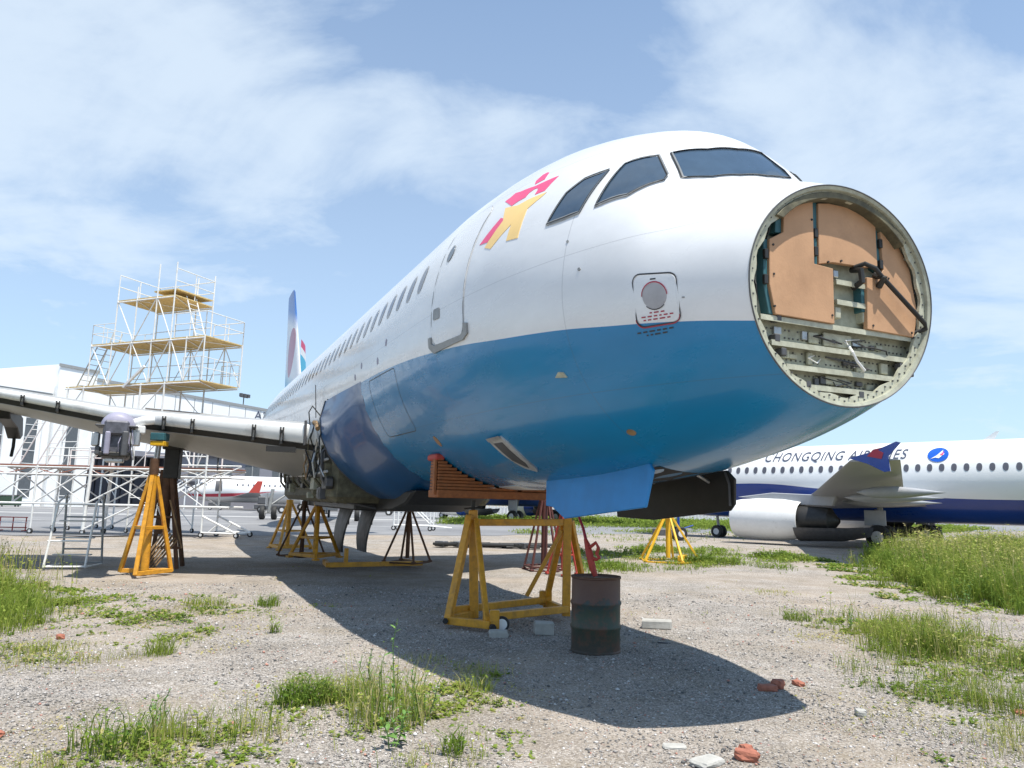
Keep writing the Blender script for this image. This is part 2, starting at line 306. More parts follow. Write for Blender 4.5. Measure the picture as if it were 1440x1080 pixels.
# loose stones lying on the gravel near the camera (nobody could count them)
def tri_stuff(name, V, Fc, mat, tint=None, kind='stuff', label=None):
    me = bpy.data.meshes.new(name); me.vertices.add(len(V)); me.vertices.foreach_set('co', np.asarray(V, np.float32).ravel())
    Fc = np.asarray(Fc, np.int32); me.loops.add(Fc.size); me.loops.foreach_set('vertex_index', Fc.ravel())
    me.polygons.add(len(Fc)); me.polygons.foreach_set('loop_start', np.arange(0, Fc.size, 3, dtype=np.int32)); me.polygons.foreach_set('loop_total', np.full(len(Fc), 3, np.int32))
    if tint is not None:
        at = me.attributes.new('tint', 'FLOAT', 'POINT'); at.data.foreach_set('value', np.asarray(tint, np.float32))
    me.update(calc_edges=True); me.validate(); me.materials.append(mat)
    o = bpy.data.objects.new(name, me); COL.objects.link(o)
    if kind: o['kind'] = kind
    if label: o['label'] = label
    return o
def tint_mat(name, stops, rough=0.8, transl=0.0, spec=0.2):
    m = bpy.data.materials.new(name); m.use_nodes = True; nt = m.node_tree; b = nt.nodes['Principled BSDF']; L = nt.links.new
    b.inputs['Roughness'].default_value = rough; b.inputs['Specular IOR Level'].default_value = spec
    a = N(nt, 'ShaderNodeAttribute', attribute_name='tint'); r = N(nt, 'ShaderNodeValToRGB'); e = r.color_ramp.elements
    e[0].position, e[0].color = stops[0][0], (*stops[0][1], 1); e[1].position, e[1].color = stops[-1][0], (*stops[-1][1], 1)
    for p, c in stops[1:-1]: q = e.new(p); q.color = (*c, 1)
    L(a.outputs['Fac'], r.inputs[0]); L(r.outputs[0], b.inputs['Base Color'])
    if transl > 0:
        t = N(nt, 'ShaderNodeBsdfTranslucent'); L(r.outputs[0], t.inputs[0]); mx = N(nt, 'ShaderNodeMixShader'); mx.inputs[0].default_value = transl
        L(b.outputs[0], mx.inputs[1]); L(t.outputs[0], mx.inputs[2]); L(mx.outputs[0], nt.nodes['Material Output'].inputs['Surface'])
    return m
m_pebble = tint_mat('loose_stone', [(0, (0.10, 0.10, 0.10)), (0.4, (0.29, 0.272, 0.255)), (0.75, (0.45, 0.42, 0.395)), (0.95, (0.62, 0.60, 0.58)), (0.965, (0.42, 0.20, 0.16)), (1, (0.46, 0.25, 0.19))], 0.9)
def pebbles(n=95000):
    d = 4.2 + 11.5 * RNG.random(n) ** 1.5; u = (RNG.random(n) - 0.5) * 1.5; x = u * d; y = d
    s = 0.0035 + 0.007 * RNG.random(n) ** 3 + 0.014 * (RNG.random(n) ** 22); s *= (0.75 + 0.05 * d)
    base = np.array([(1,0,0),(-1,0,0),(0,1,0),(0,-1,0),(0,0,1),(0,0,-1)], float)
    F8 = np.array([(0,2,4),(2,1,4),(1,3,4),(3,0,4),(2,0,5),(1,2,5),(3,1,5),(0,3,5)])
    A = RNG.random(n) * 6.283; V = base[None] * (0.6 + 0.8 * RNG.random((n, 6, 1))) * s[:, None, None]; V[:, :, 2] *= 0.6
    ca, sa = np.cos(A)[:, None], np.sin(A)[:, None]; X = V[:, :, 0]*ca - V[:, :, 1]*sa; Y = V[:, :, 0]*sa + V[:, :, 1]*ca
    z0 = np.array([gz(a, b) for a, b in zip(x, y)])
    P = np.stack([X + x[:, None], Y + y[:, None], V[:, :, 2] + (z0 + s * 0.25)[:, None]], -1).reshape(-1, 3)
    Fc = (F8[None] + (np.arange(n) * 6)[:, None, None]).reshape(-1, 3)
    tri_stuff('gravel', P, Fc, m_pebble, np.repeat(RNG.random(n), 6))
pebbles()
# ------------------------------------------------------------------ airliner shape
def pchip(xs, ys):
    xs = np.array(xs, float); ys = np.array(ys, float); h = np.diff(xs); d = np.diff(ys) / h; m = np.zeros(len(xs)); m[0] = d[0]; m[-1] = d[-1]
    for i in range(1, len(xs) - 1):
        if d[i-1] * d[i] > 0:
            w1 = 2*h[i] + h[i-1]; w2 = h[i] + 2*h[i-1]; m[i] = (w1 + w2) / (w1 / d[i-1] + w2 / d[i])
    def f(x):
        x = min(max(float(x), xs[0]), xs[-1]); i = min(max(int(np.searchsorted(xs, x, side='right')) - 1, 0), len(h) - 1)
        t = (x - xs[i]) / h[i]; t2 = t*t; t3 = t2*t
        return float((2*t3-3*t2+1)*ys[i] + (t3-2*t2+t)*h[i]*m[i] + (-2*t3+3*t2)*ys[i+1] + (t3-t2)*h[i]*m[i+1])
    return f
ZT = pchip([0,.1,.25,.5,.8,1,1.4,1.7,1.8,1.95,2.1,2.3,2.5,3,3.5,4,5,6,24,30,34,37.4],[-.62,-.34,-.16,.02,.22,.335,.52,.64,.75,.98,1.15,1.34,1.465,1.67,1.82,1.93,2.04,2.07,2.07,2.03,1.85,1.45])
ZB = pchip([0,.1,.25,.5,.8,1,1.2,1.5,2,2.5,3,4,5,6,22.5,26,30,34,37.4],[-.62,-.84,-1,-1.2,-1.36,-1.43,-1.51,-1.61,-1.74,-1.84,-1.92,-2.01,-2.05,-2.07,-2.07,-1.75,-.95,.1,.95])
HW = pchip([0,.1,.25,.5,1,1.5,2,3,4,5,6,24,28,32,35,37.4],[0,.28,.47,.68,.97,1.2,1.39,1.67,1.84,1.93,1.975,1.975,1.75,1.2,.75,.18])
ZM = pchip([0,1,2,3,4,5,6,24,30,34,37.4],[-.62,-.52,-.4,-.25,-.1,-.03,0,0,.4,.9,1.2])
def SP(s, th, off=0.0):
    """point on the fuselage: station s, section angle th in degrees (0 = starboard, 90 = top)"""
    m = ZM(s); t = math.radians(th); c, n = math.cos(t), math.sin(t); h = (ZT(s) - m) if n > 0 else (m - ZB(s)); w = HW(s)
    p = Vector((s, w*c, m + h*n))
    if off:
        nv = Vector((0, c / max(w, .05), n / max(h, .05))).normalized(); p += nv * off
    return p
def th_of(s, z):
    m = ZM(s); h = (ZT(s) - m) if z > m else (m - ZB(s)); return math.degrees(math.asin(max(-1, min(1, (z - m) / h))))
def skin_mesh(s0, s1, n_th=96, fine=0.07, coarse=0.45):
    S = [s0]
    while S[-1] < s1 - 1e-6: S.append(min(s1, S[-1] + (fine if S[-1] < 6 else coarse)))
    V = []
    for s in S:
        for j in range(n_th): V.append(SP(s, 360.0 * j / n_th))
    Fc = [(i*n_th+j, i*n_th+(j+1) % n_th, (i+1)*n_th+(j+1) % n_th, (i+1)*n_th+j) for i in range(len(S)-1) for j in range(n_th)]
    Fc.append(tuple((len(S)-1)*n_th + j for j in range(n_th)))
    if s0 < 0.03: Fc.append(tuple(range(n_th))[::-1])
    return V, Fc
def patch(name, outline, mat, parent, off=0.004, skirt=0.012, cuts=3, side=1, Z0=0.0, label=None):
    """a panel lying on the fuselage: outline given as (station, section angle)"""
    bm = bmesh.new(); vs = [bm.verts.new((s, t / 20.0, 0)) for s, t in outline]
    
    for tri in tessellate_polygon([[Vector((v.co.x, v.co.y, 0)) for v in vs]]):
        try: bm.faces.new([vs[i] for i in tri])
        except ValueError: pass
    if cuts: bmesh.ops.subdivide_edges(bm, edges=bm.edges[:], cuts=cuts, use_grid_fill=True)
    bm.verts.ensure_lookup_table()
    be = [e for e in bm.edges if len(e.link_faces) == 1]
    if skirt > 0:
        r = bmesh.ops.extrude_edge_only(bm, edges=be); nv = set(g for g in r['geom'] if isinstance(g, bmesh.types.BMVert))
    else: nv = set()
    for v in bm.verts:
        p = SP(v.co.x, v.co.y * 20.0, off - (skirt if v in nv else 0)); v.co = (p.x, p.y * side, p.z + Z0)
    bmesh.ops.recalc_face_normals(bm, faces=bm.faces[:])
    me = bpy.data.meshes.new(name); bm.to_mesh(me); bm.free(); return link(name, me, mat, parent, True, label)
def stroke(name, pts, width, mat, parent, off=0.006, closed=True, Z0=0.0, side=1, th=0.0):
    """a narrow painted line / raised strip following the fuselage along (station, angle) points"""
    P = [SP(s, t, off) for s, t in pts]; n = len(P); V = []; Fc = []
    for i in range(n):
        a = P[(i-1) % n] if (closed or i > 0) else P[i]; b = P[(i+1) % n] if (closed or i < n-1) else P[i]
        t = (b - a).normalized(); s, ang = pts[i]; nr = (SP(s, ang, 0.1) - SP(s, ang)).normalized(); x = t.cross(nr).normalized() * width / 2
        for q in (P[i] - x, P[i] + x): V.append((q.x, q.y*side, q.z + Z0))
    for i in range(n if closed else n-1):
        j = (i+1) % n; Fc.append((2*i, 2*i+1, 2*j+1, 2*j))
    mb = MB(); mb.add(V, Fc); return mb.build(name, mat, parent, smooth=True)
def rrect(s0, s1, t0, t1, rs, rt, k=5):
    out = []
    for cx, cy, a0 in ((s1-rs, t1-rt, 0), (s0+rs, t1-rt, 90), (s0+rs, t0+rt, 180), (s1-rs, t0+rt, 270)):
        for i in range(k+1):
            a = math.radians(a0 + 90*i/k); out.append((cx + rs*math.cos(a), cy + rt*math.sin(a)))
    return out
def ellipse(s, t, rs, rt, n=20): return [(s + rs*math.cos(2*math.pi*i/n), t + rt*math.sin(2*math.pi*i/n)) for i in range(n)]
def resample(pts, step):
    out = []
    for i in range(len(pts)):
        a, b = pts[i], pts[(i+1) % len(pts)]; d = math.hypot(b[0]-a[0], (b[1]-a[1])/25.0); k = max(1, int(d/step))
        out += [(a[0]+(b[0]-a[0])*j/k, a[1]+(b[1]-a[1])*j/k) for j in range(k)]
    return out
def livery(name, curve, upper, lower, rough=0.2, bands=(), Z0=0.0, coat=0.4, dirty=0.3, lines=True):
    """gloss paint in two colours divided along a curve z(station); thin skin joints; light grime"""
    m = bpy.data.materials.new(name); m.use_nodes = True; nt = m.node_tree; b = nt.nodes['Principled BSDF']; L = nt.links.new
    b.inputs['Coat Weight'].default_value = coat; b.inputs['Coat Roughness'].default_value = 0.05
    tc = N(nt, 'ShaderNodeTexCoord'); sp = N(nt, 'ShaderNodeSeparateXYZ'); L(tc.outputs['Object'], sp.inputs[0])
    sx = N(nt, 'ShaderNodeMath', operation='DIVIDE'); sx.inputs[1].default_value = 40.0; L(sp.outputs['X'], sx.inputs[0])
    zz = N(nt, 'ShaderNodeMath', operation='SUBTRACT'); zz.inputs[1].default_value = Z0; L(sp.outputs['Z'], zz.inputs[0])
    def below(curve):
        fc = N(nt, 'ShaderNodeFloatCurve'); cv = fc.mapping.curves[0]
        pts = [(s/40.0, (z + 2.5)/5.0) for s, z in curve]
        cv.points[0].location = pts[0]; cv.points[1].location = pts[-1]
        for p in pts[1:-1]: cv.points.new(*p)
        fc.mapping.use_clip = False; fc.mapping.update(); L(sx.outputs[0], fc.inputs['Value'])
        ma = N(nt, 'ShaderNodeMath', operation='MULTIPLY_ADD'); ma.inputs[1].default_value = 5.0; ma.inputs[2].default_value = -2.5; L(fc.outputs[0], ma.inputs[0])
        d = N(nt, 'ShaderNodeMath', operation='SUBTRACT'); L(ma.outputs[0], d.inputs[0]); L(zz.outputs[0], d.inputs[1])
        k = N(nt, 'ShaderNodeMath', operation='MULTIPLY', use_clamp=True); k.inputs[1].default_value = 250.0; L(d.outputs[0], k.inputs[0]); return k.outputs[0]
    def mixc(f, a, bb, mode='MIX'):
        x = N(nt, 'ShaderNodeMix', data_type='RGBA', blend_type=mode)
        if isinstance(f, float): x.inputs[0].default_value = f
        else: L(f, x.inputs[0])
        for sck, val in ((6, a), (7, bb)):
            if isinstance(val, tuple): x.inputs[sck].default_value = (*val, 1)
            else: L(val, x.inputs[sck])
        return x.outputs[2]
    col = mixc(below(curve), upper, lower)
    if lines:
        ws = N(nt, 'ShaderNodeTexNoise', i_Scale=1.0, i_Detail=8.0, i_Roughness=0.7); wm = N(nt, 'ShaderNodeMapping'); wm.inputs['Rotation'].default_value = (0, 0.5, 0); wm.inputs['Scale'].default_value = (0.35, 1.0, 3.2); L(tc.outputs['Object'], wm.inputs[0]); L(wm.outputs[0], ws.inputs['Vector'])
        wr = N(nt, 'ShaderNodeMapRange'); wr.inputs['From Min'].default_value = 0.50; wr.inputs['From Max'].default_value = 0.66; wr.inputs['To Max'].default_value = 0.42; L(ws.outputs['Fac'], wr.inputs['Value'])
        wx = N(nt, 'ShaderNodeMapRange', interpolation_type='SMOOTHSTEP'); wx.inputs['From Min'].default_value = 4.6; wx.inputs['From Max'].default_value = 7.0; L(sp.outputs['X'], wx.inputs['Value'])
        wz = N(nt, 'ShaderNodeMath', operation='MULTIPLY'); L(wr.outputs[0], wz.inputs[0]); L(wx.outputs[0], wz.inputs[1])
        wb = N(nt, 'ShaderNodeMath', operation='MULTIPLY'); L(wz.outputs[0], wb.inputs[0]); L(below(curve), wb.inputs[1]); col = mixc(wb.outputs[0], col, (0.10, 0.24, 0.40))
    for cv, c in bands: col = mixc(below(cv), col, c)
    n1 = N(nt, 'ShaderNodeTexNoise', i_Scale=0.8, i_Detail=9.0, i_Roughness=0.65); mpn = N(nt, 'ShaderNodeMapping'); mpn.inputs['Scale'].default_value = (0.6, 1.4, 1.6); L(tc.outputs['Object'], mpn.inputs[0]); L(mpn.outputs[0], n1.inputs['Vector'])
    g = N(nt, 'ShaderNodeMapRange'); g.inputs['From Min'].default_value = 0.35; g.inputs['From Max'].default_value = 0.75; g.inputs['To Min'].default_value = 1.0; g.inputs['To Max'].default_value = 1.0 - 0.22*dirty; L(n1.outputs['Fac'], g.inputs['Value'])
    col = mixc(1.0, col, g.outputs[0], 'MULTIPLY')
    if lines:
        w = N(nt, 'ShaderNodeMath', operation='PINGPONG'); w.inputs[1].default_value = 1.35; L(sp.outputs['X'], w.inputs[0])
        ls = N(nt, 'ShaderNodeMath', operation='LESS_THAN'); ls.inputs[1].default_value = 0.006; L(w.outputs[0], ls.inputs[0])
        at = N(nt, 'ShaderNodeMath', operation='PINGPONG'); at.inputs[1].default_value = 0.62; L(zz.outputs[0], at.inputs[0])
        l2 = N(nt, 'ShaderNodeMath', operation='LESS_THAN'); l2.inputs[1].default_value = 0.004; L(at.outputs[0], l2.inputs[0])
        mxl = N(nt, 'ShaderNodeMath', operation='MAXIMUM'); L(ls.outputs[0], mxl.inputs[0]); L(l2.outputs[0], mxl.inputs[1])
        lf = N(nt, 'ShaderNodeMath', operation='MULTIPLY'); lf.inputs[1].default_value = 0.24; L(mxl.outputs[0], lf.inputs[0])
        col = mixc(lf.outputs[0], col, (0.05, 0.05, 0.06))
    L(col, b.inputs['Base Color'])
    rr = N(nt, 'ShaderNodeMapRange'); rr.inputs['To Min'].default_value = rough - 0.06; rr.inputs['To Max'].default_value = rough + 0.16; L(n1.outputs['Fac'], rr.inputs['Value']); L(rr.outputs[0], b.inputs['Roughness'])
    nb = N(nt, 'ShaderNodeTexNoise', i_Scale=1.6, i_Detail=2.0); L(tc.outputs['Object'], nb.inputs['Vector'])
    bp = N(nt, 'ShaderNodeBump', i_Strength=0.12, i_Distance=0.05); L(nb.outputs['Fac'], bp.inputs['Height']); L(bp.outputs[0], b.inputs['Normal']); L(bp.outputs[0], b.inputs['Coat Normal'])
    return m
def foil(sections, n=14):
    """sections: (le point Vector, chord, thickness, normal 'z'|'y') -> closed loft"""
    V = []; Fc = []; K = 2*n
    for le, ch, tk, ax in sections:
        for i in range(K):
            if i <= n: x = (1 - math.cos(math.pi * (1 - i/n)))/2; sgn = 1
            else: x = (1 - math.cos(math.pi * (i - n)/n))/2; sgn = -1
            t = tk * (1.5*math.sqrt(max(x,0)) - 0.6*x - 0.95*x*x + 0.05*x**3) / 0.98
            cmb = tk * 0.12 * math.sin(math.pi*x) if ax == 'z' else 0
            q = sgn*t/2*1.0 + cmb
            V.append(Vector((le.x + x*ch, le.y, le.z + q)) if ax == 'z' else Vector((le.x + x*ch, le.y + q, le.z)))
    for s in range(len(sections)-1):
        for i in range(K): Fc.append((s*K+i, s*K+(i+1) % K, (s+1)*K+(i+1) % K, (s+1)*K+i))
    Fc += [tuple(range(K))[::-1], tuple((len(sections)-1)*K + i for i in range(K))]
    return MB().add(V, Fc)
def wheel(name, c, r, w, parent, hub=None, axis='Y', hubr=0.5):
    M = Matrix.Translation(c); pr = [(r*0.62, -w/2), (r*0.9, -w/2), (r, -w*0.28), (r, w*0.28), (r*0.9, w/2), (r*0.62, w/2)]
    o = MB().lathe(pr, 24, M, axis, cap=True).build(name, m_black, parent, smooth=True)
    MB().lathe([(r*hubr, -w*0.53), (r*hubr*0.6, -w*0.56), (r*hubr*0.55, w*0.56), (r*hubr, w*0.53)], 16, M, axis).build('rim', hub or m_rubber_white, o, smooth=True)
    return o
def text_mesh(txt, size, shear=0.0, extrude=0.0):
    cu = bpy.data.curves.new('lettering', 'FONT'); cu.body = txt; cu.size = size; cu.shear = shear; cu.extrude = extrude; cu.space_character = 1.12
    o = bpy.data.objects.new('lettering', cu); COL.objects.link(o); dg = bpy.context.evaluated_depsgraph_get()
    me = bpy.data.meshes.new_from_object(o.evaluated_get(dg)); bpy.data.objects.remove(o); return me
# ------------------------------------------------------------------ the airliner on jacks
Z0 = 3.905
AIR = thing('airliner', 'white and blue airliner without nose cone and engines, standing on yellow jacks', 'airliner', (2.973, 4.823, 0))
_yaw, _pit = math.radians(23.747), math.radians(0.466)
_aft = Vector((-math.sin(_yaw), math.cos(_yaw), 0)); _up = Vector((0, 0, 1)); _st = Vector((-math.cos(_yaw), -math.sin(_yaw), 0))
_a2 = _aft * math.cos(_pit) + _up * math.sin(_pit); _u2 = _up * math.cos(_pit) - _aft * math.sin(_pit)
AIR.rotation_euler = Matrix(((_a2.x, _st.x, _u2.x), (_a2.y, _st.y, _u2.y), (_a2.z, _st.z, _u2.z))).to_euler()
def AW(s, l, z):
    """airliner coordinates (z from the fuselage centre line) to world"""
    return Vector((2.973, 4.823, 0)) + _a2 * s + _st * l + _u2 * (z + Z0)
stripe = [(0.0, -1.0), (0.95, -.880), (1.28, -.832), (1.56, -.797), (1.87, -.765), (2.24, -.729), (2.66, -.684), (3.16, -.642), (3.8, -.592), (4.6, -.519), (5.45, -.464), (6.94, -.38), (8.6, -.342), (10.27, -.364), (11.1, -.466), (12.3, -.85), (13.5, -1.25), (16, -1.6), (20, -1.75), (40, -1.75)]
m_livery = livery('white_over_blue_gloss', stripe, WHITE, (0.001, 0.21, 0.46), rough=0.22, Z0=Z0, dirty=0.8, coat=0.3)
V, Fc = skin_mesh(0.98, 37.4)
RIM = lambda z: .98 - .055*(z + .55)          # the nose cut leans forward at the top
_nv = []
for i, p in enumerate(V):
    if p.x < 2.0:
        k = 1 - (p.x - .98)/1.02; _nv.append(SP(p.x + (RIM(p.z) - .98)*k, 360.0*(i % 96)/96))
    else: _nv.append(p)
V = _nv
Fc = Fc; mbf = MB(); mbf.add([(p.x, p.y, p.z + Z0) for p in V], Fc)
fus = mbf.build('fuselage', m_livery, AIR, smooth=True)
# --- nose ring and pressure bulkhead
nr = MB(); n = 96; V = []; Fc = []
prof = [(0.978, 0.006), (0.974, -0.004), (0.984, -0.03), (1.0, -0.036), (1.10, -0.05), (1.215, -0.06)]
for s, off in prof:
    for j in range(n):
        q = SP(0.98, 360*j/n); rr = RIM(q.z); q = SP(rr, 360*j/n, off if s < 1.02 else off + (ZT(s)-ZT(.98))*0.3); V.append((s + (rr - .98 if s < 1.02 else 0), q.y, q.z + Z0))
for i in range(len(prof)-1):
    for j in range(n): Fc.append((i*n+j, i*n+(j+1) % n, (i+1)*n+(j+1) % n, (i+1)*n+j))
nr.add(V, Fc); ring = nr.build('nose_ring', m_primer, AIR, smooth=True)
MB().tube([SP(RIM(SP(.98, 3.75*j).z) - .006, 3.75*j, .003) + Vector((0, 0, Z0)) for j in range(97)], 0.006, 6).build('rim_edge', m_dkgrey, AIR, smooth=True)
for k in range(30):
    a = 12*k + 4; q = SP(0.98, a, -0.058); nmv = (SP(.98, a, .1) - SP(.98, a)).normalized()
    M = Matrix.Translation((1.09, q.y, q.z + Z0))
    if k % 3 == 0: MB().box((1.08, q.y - nmv.y*0.015, q.z + Z0 - nmv.z*0.015), (0.05, 0.045, 0.045)).build('clip', m_dkgrey, ring)
fg = MB(); V = []
for j in range(n):
    q = SP(.98, 360*j/n); rr = RIM(q.z); q0 = SP(rr, 360*j/n, -.006); q1 = SP(rr, 360*j/n, -.085 - .012*math.sin(j*1.3)); V += [(rr + .028, q0.y, q0.z + Z0), (rr + .034, q1.y, q1.z + Z0), (rr + .060, q1.y, q1.z + Z0)]
fg.add(V, [(3*j+k, 3*((j+1) % n)+k, 3*((j+1) % n)+k+1, 3*j+k+1) for j in range(n) for k in (0, 1)]).build('nose_flange', m_primer_l, AIR)
mb = MB(); V = [(1.15, SP(.98, 360*j/n, 0.0).y, SP(.98, 360*j/n, 0.02).z + Z0) for j in range(n)]
mb.add(V, [tuple(range(n))]); bulk = mb.build('bulkhead', m_primer, AIR)
def bpanel(name, poly, s0, s1, mat, parent, bev=0.004):
    q = []
    for u, v in poly:
        if name != 'upper_shelf': u, v = u + .06, v - .025
        m = ZM(.98); h = (ZT(.98) - m) if v > m else (m - ZB(.98)); r = math.hypot(u/HW(.98), (v-m)/h); k = min(1, .925/r); q.append((u*k, m + (v-m)*k))
    poly = q
    return MB().prism(poly, s1 - s0, lambda u, v, w: (s0 + w, u, v + Z0)).build(name, mat, parent, bevel=bev)
bpanel('honeycomb_panel', [(.479,.11),(.40,.175),(.30,.205),(.178,.215),(.184,-.306),(-.012,-.316),(-.005,-.765),(.594,-.760),(.642,-.54),(.631,-.178),(.491,-.10)], 1.045, 1.09, m_tan, AIR)
bpanel('honeycomb_panel', [(.115,.205),(0,.225),(-.25,.23),(-.525,.20),(-.512,-.219),(-.369,-.25),(-.018,-.262),(.130,-.298)], 1.051, 1.093, m_tan, AIR)
bpanel('honeycomb_panel', [(-.592,.198),(-.74,.16),(-.879,.107),(-.885,-.098),(-.985,-.155),(-.995,-.573),(-.886,-.775),(-.36,-.765),(-.378,-.334),(-.498,-.327),(-.570,-.243)], 1.045, 1.09, m_tan, AIR)
for poly in ([(.178,.24),(.112,.24),(.130,-.303),(.186,-.303)], [(-.528,.235),(-.592,.225),(-.572,-.245),(-.514,-.225)], [(.668,-.17),(.628,-.178),(.640,-.54),(.592,-.762),(.635,-.755),(.678,-.547)], [(.548,.085),(.482,.11),(.488,-.10),(.552,-.105)], [(-.335,-.40),(-.372,-.40),(-.372,-.62),(-.335,-.62)], [(-.88,.1),(-.95,.06),(-.96,-.12),(-.885,-.10)]):
    f = bpanel('teal_channel', poly, 1.07, 1.2, m_teal, AIR)
for l, z in ((.16, -.20), (.155, -.05), (-.55, -.2), (-.555, -.02), (.665, -.30), (.675, -.5)):
    MB().box((1.055, l + .06, z - .025 + Z0), (0.03, 0.035, 0.075)).build('latch', m_blackmetal, AIR, bevel=0.004)
for z, a, b in ((-.80, .78, -.90), (-.985, .68, -.86), (-1.155, .54, -.68), (-1.295, .31, -.44), (-.42, .0, -.36), (-.585, .0, -.36)):
    w = 0.05 if z > -.7 else 0.0
    led = MB().box((1.108, (a+b)/2, z + Z0), (0.085, a-b, 0.014)).add(*[[(1.062, a, z+Z0-.004), (1.062, b, z+Z0-.004), (1.062, b, z+Z0-.035), (1.062, a, z+Z0-.035), (1.072, a, z+Z0-.004), (1.072, b, z+Z0-.004), (1.072, b, z+Z0-.035), (1.072, a, z+Z0-.035)], [(0,1,2,3),(7,6,5,4),(3,2,6,7),(0,3,7,4),(1,5,6,2)]]).build('bulkhead_shelf', m_primer_l, AIR)
for y, z, sz in ((.20, -.905, (.02, .10, .09)), (-.05, -.90, (.02, .30, .11)), (.25, -1.075, (.03, .05, .10)), (-.28, -1.09, (.03, .09, .09)), (-.55, -1.08, (.03, .08, .09)), (-.02, -1.225, (.02, .22, .07)), (-.04, -1.39, (.05, .12, .08)), (-.03, -.68, (.09, .06, .09)), (-.33, -.66, (.10, .07, .14)), (-.03, -.36, (.08, .05, .06))):
    MB().box((1.128, y, z + Z0), sz).build('bracket', m_primer_l if abs(z+.36) > .1 else m_steel, AIR, bevel=0.006)
MB().tube([(1.06, -.20, -.29+Z0), (.985, -.23, -.275+Z0), (.975, -.33, -.30+Z0), (.985, -.42, -.36+Z0), (.975, -.87, -.69+Z0), (.99, -.905, -.725+Z0), (1.06, -.85, -.76+Z0), (1.12, -.81, -.75+Z0)], 0.019, 10).build('black_strut', m_black, AIR, smooth=True)
MB().tube([(1.1, -.21, -.30+Z0), (1.0, -.20, -.33+Z0), (1.0, -.21, -.42+Z0), (1.1, -.22, -.45+Z0)], 0.025, 8).build('strut_clamp', m_blackmetal, AIR, smooth=True)
MB().tube([(1.05, -.41, -.33+Z0), (.97, -.42, -.37+Z0), (1.04, -.44, -.42+Z0)], 0.03, 8).build('strut_clamp', m_blackmetal, AIR, smooth=True)
MB().tube([(1.12, -.165, -.93+Z0), (1.04, -.12, -1.0+Z0), (1.03, -.15, -1.07+Z0), (1.05, -.25, -1.13+Z0), (1.14, -.29, -1.15+Z0)], 0.011, 6).build('white_cable', m_white, AIR, smooth=True)
MB().tube([(1.15, -.17, -.93+Z0), (1.06, -.35, -.935+Z0), (1.05, -.5, -.95+Z0), (1.1, -.58, -1.02+Z0)], 0.007, 6).build('black_cable', m_black, AIR, smooth=True)
MB().tube([(1.12, -.66, .20+Z0), (1.02, -.67, .14+Z0), (1.0, -.70, .07+Z0), (1.05, -.73, .06+Z0)], 0.010, 6).build('white_cable', m_white, AIR, smooth=True)
for l, z in ((.01,.272),(-.06,.28),(-.126,.283),(-.288,.272),(-.345,.27),(-.399,.262)):
    MB().lathe([(0.016, 1.0), (0.016, 1.215)], 10, Matrix.Translation((0, l, z + Z0)), 'X').build('bolt', m_black, AIR)
bpanel('upper_shelf', [(HW(.98)*.92*math.cos(math.radians(t)), ZM(.98) + (ZT(.98)-ZM(.98))*.92*math.sin(math.radians(t))) for t in range(38, 146, 6)] + [(HW(.98)*.86*math.cos(math.radians(t)), ZM(.98) + (ZT(.98)-ZM(.98))*.86*math.sin(math.radians(t))) for t in range(142, 36, -6)], 0.955, 1.19, m_olive, AIR)
for l, z in ((.60, -.80), (-.86, -.93), (.62, -.96), (-.80, -1.10), (.56, -1.06)):
    MB().box((1.10, l, z + Z0), (0.08, 0.05, 0.06)).build('bracket', m_dkgrey, AIR, bevel=0.006)
for l, z in ((.60,-.22),(.20,.05),(.04,-.27),(-.10,-.24),(.60,-.70),(.02,-.70),(-.42,-.73),(-.86,-.74),(-.62,-.31),(-.95,-.28),(.60,-.45)):
    MB().lathe([(0.009, 1.038), (0.009, 1.055)], 8, Matrix.Translation((0, l + .06, z - .025 + Z0)), 'X').build('bolt', m_black, AIR)
random.seed(11)
rv = MB(); LW = lambda z: .80*HW(1.0)*math.sqrt(max(0, 1 - ((z - ZM(1.0))/(ZM(1.0) - ZB(1.0)))**2))
for z, a, b in ((-.87, .74, -.84), (-.93, .70, -.80), (-1.04, .62, -.72), (-1.10, .55, -.66), (-1.21, .46, -.56), (-1.26, .38, -.48), (-1.35, .26, -.34)):
    l = a
    while l > b:
        if random.random() > .15: rv.box((1.147, l + random.uniform(-.004, .004), z + Z0), (.008, .011, .011))
        l -= .045
for k in range(110):
    a = k*360/110; q = SP(.98, a, -.03 - .028*(k % 2)); rv.box((RIM(q.z) + .031, q.y, q.z + Z0), (.012, .011, .011))
rv.build('rivets', m_dkgrey, bulk)['kind'] = 'stuff'
for i in range(9):
    z = random.choice((-.88, -1.06, -1.22)); lw = LW(z) - .28; l = random.uniform(-lw, lw); MB().tube([(1.14, l, z + Z0), (1.09, l + random.uniform(-.1, .1), z - .05 + Z0), (1.085, l + random.uniform(-.25, .25), z - .02 + Z0), (1.14, l + random.uniform(-.3, .3), z + .02 + Z0)], random.uniform(.004, .008), 5).build('wire', random.choice([m_black, m_white, m_tan_dark, m_dkgrey]), AIR, smooth=True)
for i in range(16):
    z = random.choice((-.90, -1.07, -1.23)); l = random.uniform(-LW(z), LW(z)); MB().box((1.138, l, z + Z0 + random.uniform(-.02, .02)), (.03, random.uniform(.03, .09), random.uniform(.03, .07))).build('bracket', random.choice([m_primer, m_steel, m_dkgrey, m_primer_l]), AIR, bevel=.004)
for a in (12, 22, -2, 172, 188, 200, -30, 150):
    q = SP(.98, a, -.075); MB().box((1.10, q.y, q.z + Z0), (.12, .03, .02)).build('frame_clip', m_primer_l if a % 4 else m_dkgrey, AIR)
